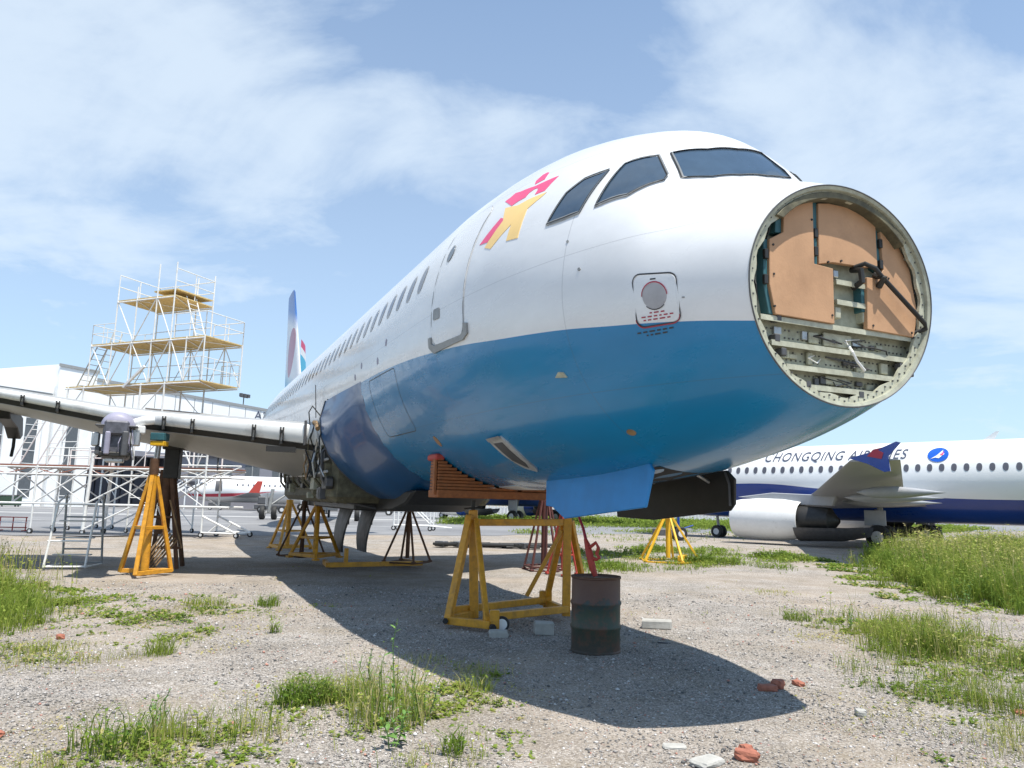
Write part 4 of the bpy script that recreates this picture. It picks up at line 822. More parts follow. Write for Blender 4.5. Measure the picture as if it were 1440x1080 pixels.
cqt = text_mesh('CHONGQING AIRLINES', 0.72, 0.22); _w = max(v.co.x for v in cqt.vertices)
for v in cqt.vertices: v.co.x *= 7.6 / _w
side_print(cqt, 'lettering', m_letter, CQ, 8.9, 1.12, ZCQ)
def disc_mesh(rx, ry, n=28, f=lambda x, y: (x, y)):
    me = bpy.data.meshes.new('disc'); me.from_pydata([(*f(rx*math.cos(2*math.pi*i/n), ry*math.sin(2*math.pi*i/n)), 0) for i in range(n)], [], [tuple(range(n))]); return me
def poly_mesh(pts):
    me = bpy.data.meshes.new('mark'); me.from_pydata([(x, y, 0) for x, y in pts], [], [tuple(range(len(pts)))]); return me
EMS = 17.9
em = side_print(disc_mesh(.47, .36), 'emblem', pmat('emblem_blue', (0.01, 0.10, 0.50), 0.3, var=.02), CQ, EMS, 1.27, ZCQ, off=.03)
side_print(poly_mesh([(-.32,-.22),(-.05,-.05),(.20,.22),(.17,.02),(.30,.03),(.05,-.2),(-.1,-.16)]), 'emblem_bird', m_white, em, EMS, 1.28, ZCQ, off=.045)
side_print(poly_mesh([(.06,-.02),(.26,.16),(.22,-.02)]), 'emblem_mark', m_pink, em, EMS, 1.25, ZCQ, off=.06)
for ch in CQ.children:
    if ch.name.startswith('wing'):
        for fe in ch.children:
            if fe.name.startswith('wingtip_fence') and fe.data.vertices[0].co.y < 0:
                MB().prism([(21.5,.10),(21.95,.0),(22.02,.2),(21.85,.30),(22.0,.38),(21.7,.32)], .012, lambda a, b, w: (a - 1.9, -16.68 - w, b + .13 + ZCQ)).build('fence_mark', m_redline, fe)
                MB().prism([(21.5,.10),(21.95,.0),(22.02,.2),(21.85,.30),(22.0,.38),(21.7,.32)], .012, lambda a, b, w: (a - 1.9, -16.605 + w, b + .13 + ZCQ)).build('fence_mark', m_redline, fe)
MB().prism([(15.5,0),(16.0,.0),(16.25,.42),(16.1,.42)], .04, lambda a, b, w: (a+4, w, b + 2.05 + ZCQ)).build('antenna', m_white, CQ)
MB().prism([(6.3,.30),(6.7,.30),(6.62,.42),(6.85,.5),(6.62,.55),(6.5,.78),(6.38,.55),(6.15,.5),(6.38,.42)], .02, lambda a, b, w: (a, -SP(6.3, 30).y - .03 - w, b + .85 + ZCQ)).build('star_mark', m_grey, CQ)
# a further white airliner whose engine and nose wheel show below the belly of the near one
far_l = livery('white_far', [(0, -1.2), (40, -1.3)], (0.78, 0.78, 0.78), (0.02, 0.06, 0.22), 0.3, Z0=3.6, lines=False, dirty=0.1)
u2 = Vector((0.80, -0.60, 0)).normalized(); fo = Vector((-7.2, 84.0, 0)) - u2*5.07
FA = parked_airliner('far white airliner seen under the jacked fuselage, white nacelle with blue rear', fo, math.degrees(math.atan2(u2.y, u2.x)), -1, far_l, 3.6, fin=None, s_end=33.0, tailplane=False)
for ch in FA.children:
    if ch.name.startswith('engine_nacelle'):
        y = ch.data.vertices[0].co.y; y = -5.75 if sum(v.co.y for v in ch.data.vertices) < 0 else 5.75
        MB().lathe([(1.06, 12.5), (1.05, 12.8), (.93, 13.75)], 24, Matrix.Translation((0, y, -2.05+3.6)), 'X', cap=False).build('nacelle_band', m_royal, ch, smooth=True)
# small red and white jet by the hangar
rj_l = livery('white_with_red_sweep', [(0, -.85), (3, -.85), (5, -.75), (9, -.55), (13.0, -.25), (14, -.2), (40, -.2)], (0.78, 0.78, 0.78), (0.45, 0.02, 0.05), 0.3, bands=[([(0, -1.2), (5, -1.25), (9, -.9), (13.0, -.3), (14, -.2), (40, -.2)], (0.60, 0.60, 0.60))], Z0=3.2, lines=False, dirty=0.1)
u3 = Vector((0.94, 0.34, 0)).normalized()
RJ = parked_airliner('distant red and white jet in front of the hangar with boarding stairs at its door', Vector((-47.6, 112.0, 0)), math.degrees(math.atan2(u3.y, u3.x)), -1, rj_l, 3.2, 0.95, winglet=m_red,
    windows=[7.5 + .8*k for k in range(17)], engines=False, wings=(), fin=m_white)
foil([(Vector((7.0, -1.6, -1.2+3.2)), 4.2, .5, 'z'), (Vector((9.2, -9.2, -.5+3.2)), 1.4, .15, 'z')], 10).build('wing', m_winglegrey, RJ, smooth=True)
patch('open_door', rrect(4.3, 5.3, -10, 38, .1, 4), m_dkgrey, RJ, 0.02, 0.03, 2, -1, 3.2)
side_print(poly_mesh([(0,0),(14,0),(14,.35),(1,.18)]), 'red_stripe', m_red, RJ, 16.0, .22, 3.2)
MB().prism([(9.1,-.15),(10.2,1.6),(11.0,1.6),(10.6,-.15)], .12, lambda a, b, w: (a, -9.15 - w, b - .42 + 3.2)).build('red_winglet', m_red, RJ)
# the fin of one more parked airliner, its body hidden by the near one
ray = math.radians(90 + 15.95)
TF_l = livery('white_plain', [(0, -1.6), (40, -1.6)], (0.78, 0.78, 0.78), (0.6, 0.6, 0.62), 0.3, Z0=3.6, lines=False, dirty=0.1)
def flag_fin():
    m = bpy.data.materials.new('red_white_cyan_tail'); m.use_nodes = True; nt = m.node_tree; b = nt.nodes['Principled BSDF']; L = nt.links.new
    tc = N(nt, 'ShaderNodeTexCoord'); sp = N(nt, 'ShaderNodeSeparateXYZ'); L(tc.outputs['Object'], sp.inputs[0])
    mr = N(nt, 'ShaderNodeMapRange'); mr.inputs['From Min'].default_value = 5.3; mr.inputs['From Max'].default_value = 11.3; L(sp.outputs['Z'], mr.inputs['Value'])
    r = N(nt, 'ShaderNodeValToRGB'); r.color_ramp.interpolation = 'CONSTANT'; e = r.color_ramp.elements
    e[0].position, e[0].color = 0, (.04, .40, .60, 1); e[1].position, e[1].color = .925, (.62, .03, .12, 1); q = e.new(.85); q.color = (.78, .78, .78, 1)
    L(mr.outputs[0], r.inputs[0]); L(r.outputs[0], b.inputs['Base Color']); return m
tail_dir = Vector((math.cos(ray), math.sin(ray), 0)); tp = tail_dir * 47.0
TF = parked_airliner('far airliner whose red, white and light blue fin tip shows above the jacked fuselage', tp + Vector((math.cos(ray - .11), math.sin(ray - .11), 0))*36.5, math.degrees(ray - .11) + 180, 1, TF_l, 3.7, wings=(), gear=True, fin=flag_fin(), tailplane=False)
# ------------------------------------------------------------------ hangar and other buildings
H0, H1 = Vector((-64.7, 97.4, 0)), Vector((-51.8, 127.8, 0)); hd = (H1 - H0).normalized(); hn = Vector((hd.y, -hd.x, 0))   # hn points towards the apron
HG = thing('hangar', 'large white hangar with tall dark window strips and an open dark bay', 'hangar', H0, math.atan2(hd.y, hd.x))
def hb(name, x0, x1, y0, y1, z0, z1, mat, bevel=0.0, parent=None): return MB().box(((x0+x1)/2, (y0+y1)/2, (z0+z1)/2), (x1-x0, y1-y0, z1-z0)).build(name, mat, parent or HG, bevel=bevel)
# local x along the facade, local -y towards the apron
hb('wall', -40, 5.2, 0, 26, 0, 15.9, m_hangar); hb('parapet', -40, 5.0, -.3, -.02, 15.2, 16.2, m_hangar)
hb('fascia', -40, 5.0, -.18, -.01, 12.7, 13.1, m_dkgrey); hb('fascia', -40, 5.0, -.25, -.19, 15.0, 15.18, m_grey)
hb('tower', 5.2, 11.0, -.8, 26, 0, 19.3, m_hangar); hb('coping', 5.0, 11.2, -.95, -.81, 19.0, 19.4, m_grey)
hb('wall', 11.0, 84, 0, 1.0, 8.4, 18.2, m_hangar); hb('roof', 11.0, 84, 1.0, 40, 17.4, 18.0, m_greybldg); hb('coping', 11.2, 84, -.15, -.01, 18.0, 18.45, m_grey)
hb('canopy', 11.2, 84, -2.2, -.02, 7.6, 8.38, m_greybldg)
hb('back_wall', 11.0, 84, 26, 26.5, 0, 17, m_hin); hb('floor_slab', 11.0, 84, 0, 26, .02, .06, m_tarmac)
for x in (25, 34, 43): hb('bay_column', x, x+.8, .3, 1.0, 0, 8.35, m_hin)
for i, x in enumerate((-34, -27, -20.5, -14, -8.0, -2.5, 1.9)):
    w = hb('window_strip', x, x+1.6, -.06, .1, 1.2, 11.6, m_hwin)
    for k in range(6): MB().box((x+.8, -.09, 2.2+1.7*k), (1.6, .05, .08)).build('mullion', m_white, w)
hb('window_strip', 7.2, 8.9, -.86, -.7, 1.2, 11.6, m_hwin)
for x in (-37, -24, -11, -.6, 4.5): hb('pilaster', x-.45, x+.45, -.35, -.002, 0, 14.9, m_hangar)
for x in range(14, 84, 4): hb('cladding_joint', x, x+.10, -.05, -.002, 8.6, 17.9, m_grey)
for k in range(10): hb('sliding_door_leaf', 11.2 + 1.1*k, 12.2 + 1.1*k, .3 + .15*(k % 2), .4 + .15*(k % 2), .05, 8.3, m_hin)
a2 = text_mesh('A2', 2.3); bm = bmesh.new(); bm.from_mesh(a2)
for v in bm.verts: v.co = (44.4 + v.co.x*1.3, -.07, 16.2 + v.co.y)
bm.to_mesh(a2); bm.free(); link('lettering', a2, m_letter, HG)
fl = MB().tube([(41.9, .5, 18.0), (41.9, .5, 20.0)], .10, 6).tube([(40.9, .5, 19.9), (42.9, .5, 19.9)], .09, 6).build('roof_mast', m_dkgrey, HG)
for x in (41.0, 41.9, 42.8): MB().box((x, .3, 20.2), (.6, .4, .6)).build('floodlight', m_dkgrey, fl)
OB = thing('office_building', 'low grey annexe with dark windows behind the red and white jet', 'building', (-51.0, 119.5, 0), 0.34)
MB().box((16, 1.5, 4.3), (34, 3, 8.6)).build('wall', m_greybldg, OB); MB().box((16, -.3, 8.4), (34.6, .5, .7)).build('canopy', m_hin, OB); MB().box((16, -.2, 4.0), (34.4, .3, .35)).build('string_course', m_hin, OB)
for k in range(8):
    w = MB().box((1.5 + 4.2*k, -.02, 6.1), (2.2, .1, 1.9)).build('window', m_hwin, OB); MB().box((1.5 + 4.2*k, -.08, 6.1), (.1, .06, 1.9)).build('mullion', m_strip, w)
    if k % 2: MB().box((1.5 + 4.2*k, -.02, 1.7), (2.6, .1, 3.2)).build('door', m_hwin, OB)
# boarding stairs at the red and white jet
ST = thing('boarding_stairs', 'white mobile boarding stairs at the door of the red and white jet', 'stairs', (-46.4, 108.2, 0), math.atan2(u3.y, u3.x) + math.pi*.0)
for y in (-.7, .7):
    bar('handrail', (-3.6, y, 1.1), (.4, y, 4.3), .06, m_white, ST); beam('stringer', (-3.6, y, .2), (.4, y, 3.2), .12, .3, m_white, ST); bar('handrail', (.4, y, 4.3), (2.0, y, 4.3), .06, m_white, ST)
    for k in range(5): bar('baluster', (-3.6 + k*1.0, y, .3 + k*.76), (-3.6 + k*1.0, y, 1.1 + k*.8), .045, m_white, ST)
    for x in (.4, 2.0): bar('post', (x, y, 0), (x, y, 4.3), .07, m_white, ST)
for k in range(12): MB().box((-3.4 + k*.33, 0, .35 + k*.25), (.3, 1.4, .04)).build('step', m_alu, ST)
MB().box((1.2, 0, 3.2), (1.8, 1.5, .1)).build('landing', m_alu, ST)
# dark tow truck near the jet
def tow_truck(loc, rz, label, s=1.0):
    t = thing('tow_truck', label, 'truck', loc, rz, 'vehicles on the apron'); t.scale = (s,)*3
    MB().box((0, 0, .75), (4.0, 1.8, .6)).build('body', m_dkgrey, t, bevel=.08); MB().box((-.9, 0, 1.5), (1.5, 1.7, .95)).build('cab', m_dkgrey, t, bevel=.12)
    MB().box((-1.62, 0, 1.6), (.06, 1.4, .5)).build('windscreen', m_glass, t); MB().box((-2.06, 0, .6), (.12, 1.7, .25)).build('bumper', m_grey, t, bevel=.03)
    for x in (-1.2, 1.2):
        for y in (-.85, .85): wheel('wheel', (x, y, .45), .45, .3, t)
    return t
tow_truck((-28.5, 92, 0), .2, 'dark tow truck parked past the tail of the red and white jet'); tow_truck((-16.0, 95, 0), .1, 'low dark tug on the apron beyond the wing root', .9)
tow_truck((-41.5, 108.0, 0), .3, 'small dark service truck under the red and white jet', .55)
# pale fence at the far edge of the apron
FN = thing('fence', 'pale picket fence along the far side of the field', 'fence', (-14, 98, 0), math.atan2(-2, 60))
for k in range(3): MB().box((30, 0, .5 + .8*k), (60, .06, .09)).build('rail', m_fence, FN)
pk = None
for k in range(140):
    if pk is None: pk = MB().box((0, -.06, 1.1), (.16, .05, 2.2)).build('picket', m_fence, FN)
    else:
        q = pk.copy(); COL.objects.link(q); q.parent = FN; q.location = (60*k/139, 0, 0)
# ------------------------------------------------------------------ tail dock scaffold
TD = thing('scaffold', 'tall white three-level scaffold tower with ochre plank decks', 'scaffold', (-17.15, 36.05, 0), -math.atan2(.39, .92), 'scaffolds on the apron')
SW = m_wht_metal
def deck(root, x0, x1, y0, y1, z, mat, planks=6):
    d = thing_part('deck', root)
    for k in range(planks):
        a = y0 + (y1-y0)*k/planks; MB().box(((x0+x1)/2, a + (y1-y0)/planks/2, z), (x1-x0, (y1-y0)/planks - .02, .05)).build('plank', mat, d)
    return d
def thing_part(name, root):
    o = bpy.data.objects.new(name, None); COL.objects.link(o); o.parent = root; return o
def rails(root, x0, x1, y0, y1, z, h, step, r=.024, sides='nsew', skip=()):
    segs = []
    if 's' in sides: segs.append(((x0, y0), (x1, y0)))
    if 'n' in sides: segs.append(((x0, y1), (x1, y1)))
    if 'w' in sides: segs.append(((x0, y0), (x0, y1)))
    if 'e' in sides: segs.append(((x1, y0), (x1, y1)))
    for a, b in segs:
        L_ = math.hypot(b[0]-a[0], b[1]-a[1]); k = max(1, round(L_/step))
        for i in range(k+1):
            p = (a[0] + (b[0]-a[0])*i/k, a[1] + (b[1]-a[1])*i/k); bar('railing_post', (p[0], p[1], z), (p[0], p[1], z+h), r, SW, root)
        for hh in (h, h*.55): bar('rail', (a[0], a[1], z+hh), (b[0], b[1], z+hh), r*.9, SW, root)
Y0, Y1 = -1.1, 1.3
for x0, x1, z in ((-4.9, 3.8, 6.9), (-3.4, 3.9, 8.95), (-1.9, 1.8, 11.05)):
    deck(TD, x0, x1, Y0, Y1, z, m_wood, 5)
    for y in (Y0, Y1): bar('deck_chord', (x0, y, z-.08), (x1, y, z-.08), .035, SW, TD)
    k = int((x1-x0)/1.1)
    for i in range(k):
        a = x0 + (x1-x0)*i/k; b = x0 + (x1-x0)*(i+1)/k; bar('deck_brace', (a, Y0 if i % 2 else Y1, z-.07), (b, Y1 if i % 2 else Y0, z-.07), .022, SW, TD)
MB().box((1.1, .1, 11.35), (1.5, 2.2, .06)).build('upper_plank', m_wood, TD)
rails(TD, -1.9, 1.8, Y0, Y1, 11.05, 1.3, 1.2, sides='new'); rails(TD, 2.0, 3.9, Y0, Y1, 8.95, 1.15, 1.2, sides='nes'); rails(TD, -3.4, -1.9, Y0, Y1, 8.95, 1.0, .8, sides='nws', r=.02); rails(TD, 2.7, 3.8, Y0, Y1, 6.9, 1.1, .7, sides='nes', r=.02)
for x in (-1.9, -.6, .7, 1.8):
    for y in (Y0, Y1): bar('post', (x, y, 8.95), (x, y, 11.05 + (1.6 if x == .7 or x == 1.8 else .6)), .034, SW, TD)
for x in (-3.4, -2.0, -.7, .6, 1.8, 2.8, 3.9):
    for y in (Y0, Y1): bar('post', (x, y, 6.9), (x, y, 9.0), .032, SW, TD)
for i, (a, b) in enumerate(((-3.4, -2.0), (-2.0, -.7), (-.7, .6), (.6, 1.8), (1.8, 2.8), (2.8, 3.9))):
    bar('brace', (a if i % 2 else b, Y0, 6.9), (b if i % 2 else a, Y0, 8.95), .026, SW, TD)
    bar('brace', (b if i % 2 else a, Y1, 6.9), (a if i % 2 else b, Y1, 8.95), .022, SW, TD)
for i, (a, b) in enumerate(((-1.9, -.6), (-.6, .7), (.7, 1.8))):
    bar('brace', (a if i % 2 else b, Y0, 8.95), (b if i % 2 else a, Y0, 11.05), .026, SW, TD)
    bar('rail', (a, Y1, 10.0), (b, Y1, 10.0), .02, SW, TD)
for z in (7.6, 8.2): bar('rail', (-3.4, Y1, z), (3.9, Y1, z), .018, SW, TD)
def ladder(root, a, b, w, n, mat, axis=(0, 1, 0)):
    d = thing_part('ladder', root); a = Vector(a); b = Vector(b); x = Vector(axis)*w/2
    for sg in (-1, 1): bar('rail', a + x*sg, b + x*sg, .03, mat, d)
    for k in range(n): q = a.lerp(b, (k+.5)/n); bar('rung', q - x, q + x, .018, mat, d)
ladder(TD, (-4.7, -.4, 6.95), (-3.5, -.4, 9.0), .55, 8, m_steel); ladder(TD, (-4.7, .4, 6.95), (-3.5, .4, 9.9), .5, 9, SW); ladder(TD, (2.6, 0, 8.95), (1.7, 0, 11.2), .6, 9, SW)
for x in (-4.7, -3.6, .2, 1.7):
    for y in (Y0, Y1): bar('post', (x, y, .15), (x, y, 6.9), .042, SW, TD)
for x0, x1 in ((.2, 1.7), (-4.7, -3.6)):
    for k in range(5):
        bar('brace', (x0, Y0, .3+1.3*k), (x1, Y0, 1.6+1.3*k), .024, SW, TD); bar('rail', (x0, Y0, .3+1.3*k), (x1, Y0, .3+1.3*k), .026, SW, TD); bar('brace', (x1, Y1, .3+1.3*k), (x0, Y1, 1.6+1.3*k), .02, SW, TD)
    for x in (x0, x1):
        for y in (Y0, Y1): wheel('caster', (x, y, .11), .11, .07, TD)
beam('gusset', (-.9, Y0-.03, 6.75), (.35, Y0-.03, 7.7), .10, .12, SW, TD)
# ------------------------------------------------------------------ wing dock scaffold (lower, in front)
WD = thing('scaffold', 'long low white wing dock with a red-brown walkway on castors', 'scaffold', (-16.8, 33.2, 0), math.radians(-1.5), 'scaffolds on the apron')
deck(WD, -5.8, 5.0, -.8, .8, 2.9, m_redbrown, 4)
for y in (-.8, .8):
    for z in (2.82, 2.52): bar('deck_chord', (-5.8, y, z), (5.0, y, z), .035, SW, WD)
    for i in range(10):
        a = -5.8 + 1.08*i; bar('deck_brace', (a, y, 2.52 if i % 2 else 2.82), (a+1.08, y, 2.82 if i % 2 else 2.52), .02, m_redbrown if i < 5 else SW, WD)
    bar('base_rail', (-5.4, y, 1.28), (5.0, y, 1.28), .05, SW, WD)
    for x in (-5.4, -3.4, -1.15, 1.6, 3.9): bar('post', (x, y, .2 if x > -4 else 1.28), (x + (.12 if x == -1.15 else 0), y, 2.9 + (.55 if x == -1.15 else 0)), .075 if x == -1.15 else .04, SW, WD)
    for a, b in ((-5.4, -3.4), (-3.4, -1.15), (-1.15, 1.6), (1.6, 3.9)):
        bar('brace', (a, y, 1.3), (b, y, 2.8), .035, SW, WD); bar('brace', (b, y, 1.3), (a, y, 2.8), .028 if y > 0 else .02, SW, WD)
    bar('brace', (-1.1, y, .25), (.9, y, 1.25), .04, SW, WD); bar('outrigger', (3.9, y, .9), (5.4, y, .2), .045, SW, WD); bar('outrigger', (3.9, y, .22), (5.4, y, .2), .045, SW, WD); bar('brace', (4.6, y, .58), (4.2, y, .22), .03, SW, WD)
    for x in (-3.4, -1.15, 3.9, 5.4): wheel('caster', (x, y, .12), .12, .08, WD)
bar('outrigger', (5.4, -.8, .2), (5.4, .8, .2), .045, SW, WD)
for x in (2.6, 3.9):
    for y in (-.8, .8): bar('post', (x, y, 2.9), (x, y, 4.35), .045 if y < 0 else .035, SW, WD)
for z in (3.4, 3.9, 4.3): bar('rail', (2.6, -.8, z), (3.9, -.8, z), .03, SW, WD)
bar('brace', (2.6, -.8, 4.3), (3.2, -.8, 3.0), .035, SW, WD); bar('brace', (3.9, -.8, 4.2), (3.5, -.8, 3.0), .025, SW, WD); bar('rail', (2.5, -.8, 3.02), (5.4, -.8, 3.02), .035, SW, WD); bar('brace', (5.4, -.8, 3.0), (4.0, -.8, 2.3), .03, SW, WD)
rails(WD, -3.0, -1.2, -.8, .8, 2.9, .75, 1.0, r=.03, sides='ns'); rails(WD, .4, 2.4, -.8, .8, 2.9, 1.1, 1.0, r=.022, sides='n')
for x in (-5.6, -4.4): ladder(WD, (x, .9, 2.9), (x+1.3, .9, 5.6), .4, 9, SW, (1, 0, 0))
bar('post', (-1.0, -.8, 3.3), (-.55, -.8, 3.75), .07, SW, WD)
# rolling step stand
LS = thing('step_ladder', 'white rolling step stand on the gravel left of the yellow jack', 'ladder', (-10.1, 17.8, 0), .28)
for x in (-.42, .42):
    bar('leg', (x, -.32, .04), (x*.94+.06, .0, 1.52), .026, SW, LS, 8); bar('leg', (x+.14, .62, .04), (x*.94+.1, .42, 1.70), .026, m_grey, LS, 8); bar('side_rail', (x*.94+.06, 0, 1.50), (x*.94+.1, .42, 1.66), .022, SW, LS); bar('side_rail', (x, -.32, .05), (x+.14, .62, .05), .024, SW, LS)
for z, y in ((.06, -.32), (.62, -.19), (1.45, -.01)): bar('crossbar', (-.42 + y*.05, y, z), (.44 + y*.05, y, z), .024, SW, LS)
for z, y in ((.08, .62), (.4, .58), (.75, .54), (1.15, .49)): bar('crossbar', (-.30, y, z), (.54, y, z), .022, m_grey, LS)
for k in range(3): MB().box((.04, .08 + .13*k, .30 + .38*k), (.80, .16, .03)).build('step', m_alu, LS, bevel=.005)
# small things on the apron
BR = thing('barrier', 'small red and white barrier frame on the apron at the left', 'barrier', (-22.2, 34.4, 0.015), .1)
for x in (-.55, 0, .55): bar('post', (x, 0, 0), (x, 0, .62), .025, m_red, BR)
for z in (.15, .38, .6): bar('rail', (-.6, 0, z), (.6, 0, z), .025, m_white if z == .38 else m_red, BR)
bar('foot', (-.55, -.3, .02), (-.55, .3, .02), .025, m_red, BR); bar('foot', (.55, -.3, .02), (.55, .3, .02), .025, m_red, BR)
BN = thing('waste_container', 'dark green container standing against the hangar wall', 'container', (-62.9, 96.2, 0), .9)
MB().box((0, 0, .75), (2.4, 1.3, 1.2)).build('body', m_green, BN, bevel=.05); MB().box((0, 0, 1.42), (2.5, 1.4, .1)).build('lid', m_blackmetal, BN, bevel=.03)
for x in (-.9, .9):
    for y in (-.5, .5): wheel('caster', (x, y, .1), .1, .08, BN)
WF = thing('equipment_cart', 'white tube frame cart on castors beyond the fuselage shadow', 'cart', (-5.6, 46.0, 0.015), -.1)
for x in (-1.2, 1.0):
    for y in (-.5, .5): bar('post', (x, y, .2), (x, y, 2.4), .05, SW, WF); wheel('caster', (x, y, .14), .14, .08, WF)
for y in (-.5, .5):
    bar('rail', (-1.2, y, .3), (1.0, y, .3), .05, SW, WF); bar('rail', (-1.2, y, 2.35), (1.0, y, 2.35), .05, SW, WF); bar('brace', (-1.2, y, 2.3), (1.0, y, .4), .04, SW, WF); bar('tow_bar', (1.0, y, .3), (2.2, 0, .2), .04, SW, WF)
TR = thing('cable_trolley', 'small dark two-wheeled trolley in the open beyond the far yellow jack', 'trolley', (8.7, 40.8, 0), .2)
MB().box((-.55, 0, .42), (.9, .7, .35)).build('box', m_dkgrey, TR, bevel=.03); bar('tow_bar', (-.1, 0, .4), (1.2, 0, .8), .04, m_royal, TR); bar('post', (.35, 0, .36), (.35, 0, 1.3), .07, m_royal, TR)
for y in (-.3, .3): wheel('wheel', (.35, y, .36), .36, .2, TR)
# ------------------------------------------------------------------ jacks and stands
def tripod_jack(label, base, top_z, foot_r, mat, legs=3, rot=0.0, ring=.45, post_r=.07, leg_w=.07, head=None, screw=.35, group='tripod jacks under the airliner', cat='jack', low_ring=True, leg_mat=None):
    t = thing('tripod_jack', label, cat, base, rot, group); zt = top_z - screw; pts = []
    MB().tube([(0, 0, .10), (0, 0, zt)], post_r, 12).build('post', mat, t, smooth=True)
    MB().tube([(0, 0, zt-.05), (0, 0, top_z)], post_r*.55, 10).build('screw', m_steel if mat is not m_rust else m_blackmetal, t, smooth=True)
    MB().lathe([(post_r*1.5, zt-.10), (post_r*1.5, zt+.02)], 12).build('collar', mat, t, smooth=True)
    for k in range(legs):
        a = 2*math.pi*k/legs; f = Vector((foot_r*math.cos(a), foot_r*math.sin(a), .04)); pts.append(f)
        q = Vector((post_r*.9*math.cos(a), post_r*.9*math.sin(a), zt*.94)); l = beam('leg', f, q, leg_w, leg_w, leg_mat or mat, t)
        MB().box((f.x, f.y, .025), (leg_w*2.0, leg_w*2.0, .05)).build('foot_plate', mat, l, bevel=.006)
    for k in range(legs):
        a, b = pts[k], pts[(k+1) % legs]
        if low_ring: beam('base_beam', a + Vector((0, 0, .06)), b + Vector((0, 0, .06)), leg_w*.9, leg_w*1.1, mat, t)
        c0 = Vector((a.x*(1-ring), a.y*(1-ring), zt*.94*ring)); c1 = Vector((b.x*(1-ring), b.y*(1-ring), zt*.94*ring)); beam('cross_brace', c0, c1, leg_w*.6, leg_w*.8, mat, t)
    if head: MB().box((0, 0, top_z + head[2]/2), head).build('head_plate', head_m(head), t, bevel=.01)
    return t
head_m = lambda h: m_blackmetal
# wing jack at the left
LJ = thing('tripod_jack', 'tall yellow tripod jack under the outer wing at the left', 'jack', (-7.85, 16.75, 0), .0, 'tripod jacks under the airliner')
MB().tube([(0, 0, .1), (0, 0, 2.15)], .085, 12).build('post', m_yellow, LJ, smooth=True); MB().tube([(0, 0, 2.1), (0.05, 0, 2.78)], .06, 10).build('ram', m_steel, LJ, smooth=True)
MB().tube([(0, 0, 2.15), (.0, 0, 2.5)], .10, 10).build('collar', m_rust, LJ, smooth=True); MB().box((.06, 0, 2.83), (.30, .26, .10)).build('head_collar', m_bright_yellow, LJ, bevel=.01); MB().box((.06, 0, 2.98), (.30, .3, .16)).build('wing_pad', m_teal, LJ, bevel=.01)
fts = [(-.55, .05, .04), (.10, -.60, .04), (.40, .42, .04)]
for f in fts:
    beam('leg', f, (f[0]*.12, f[1]*.12, 2.12), .085, .075, m_yellow, LJ)
    q = [c*.48 for c in f[:2]]
for a, b in ((0, 1), (1, 2), (2, 0)):
    A = Vector(fts[a]); B = Vector(fts[b]); beam('cross_brace', (A.x*.55, A.y*.55, 1.0), (B.x*.55, B.y*.55, 1.0), .06, .07, m_yellow, LJ)
    if a != 0: beam('base_beam', A + Vector((0, 0, .03)), B + Vector((0, 0, .03)), .08, .09, m_yellow, LJ)
RS = thing('trestle', 'rusty brown trestle standing right behind the left yellow jack', 'trestle', (-8.2, 18.2, 0), .2)
for x, y in ((-.36, -.3), (.46, -.3), (-.3, .5), (.42, .5)): beam('leg', (x, y, .02), (x*.22, y*.3, 2.3), .085, .085, m_rust, RS)
MB().box((0.1, 0, 2.45), (.34, .34, .7)).build('head_block', m_blackmetal, RS, bevel=.02); MB().tube([(0, 0, .8), (0, 0, 2.2)], .16, 12).build('post', m_rust, RS, smooth=True); MB().box((.12, 0, 2.97), (.5, .4, .36)).build('timber_block', m_blackmetal, RS, bevel=.02)
for z, k in ((.5, .8), (1.2, .52)): beam('cross_brace', (-.5*k, -.33*k, z), (.62*k, -.33*k, z), .06, .06, m_rust, RS)
bar('loose_bar', (-.05, -.42, 1.45), (.32, -.38, .62), .025, m_white, RS); bar('loose_bar', (.2, -.4, 1.6), (.55, -.4, .5), .02, m_tan_dark, RS)
PL = thing('plank_bundle', 'bundle of grey planks leaning inside the left yellow jack', 'planks', (-7.9, 17.3, 0), .5)
for k in range(6): MB().beam((-.35 + .06*k, 0, .03), (.18 + .05*k, .12, .95 - .05*k), .09, .02).build('plank', m_tan_dark, PL)
# cradle trestle under the nose
CT = thing('cradle_trestle', 'yellow wheeled trestle carrying the wooden cradle under the nose', 'trestle', (0, 0, 0))
def B(n, a, b, w, h=None, m=None): return beam(n, a, b, w, h or w, m or m_yellow, CT, .008)
L0, L1, L2 = (-.83, 10.72, .09), (-.20, 10.36, .09), (-.47, 11.32, .04); LT = (-.53, 11.28, 1.52)
B('post', L2, (-.53, 11.32, 1.58), .13); B('leg', (-.80, 10.74, .10), (-.57, 11.22, 1.50), .10); B('leg', (-.26, 10.42, .12), (-.48, 11.20, 1.45), .075)
B('base_beam', L0, L1, .11, .10); B('base_beam', (-.80, 10.74, .10), (-.47, 11.36, .10), .10)
B('post', (.89, 11.72, .04), (.90, 11.76, 1.50), .12); B('leg', (.62, 12.62, .06), (.84, 11.86, 1.40), .085); B('leg', (1.28, 12.3, .06), (.96, 11.82, 1.45), .08); B('leg', (.30, 11.9, .3), (.82, 11.76, 1.30), .06)
B('long_beam', (-.78, 11.10, .17), (.62, 12.55, .17), .09, .10); B('long_beam', (-.30, 10.60, .15), (.90, 11.66, .15), .09, .10); B('long_beam', (.90, 11.70, .12), (.64, 12.62, .12), .09, .10); B('top_beam', (-.50, 11.32, 1.40), (.88, 11.76, 1.42), .07, .10)
MB().box((.62, 12.55, .20), (.20, .14, .22)).build('corner_block', m_yellow, CT, bevel=.01); MB().box((-.16, 10.40, .16), (.13, .11, .24)).build('caster_fork', m_yellow, CT, bevel=.01)
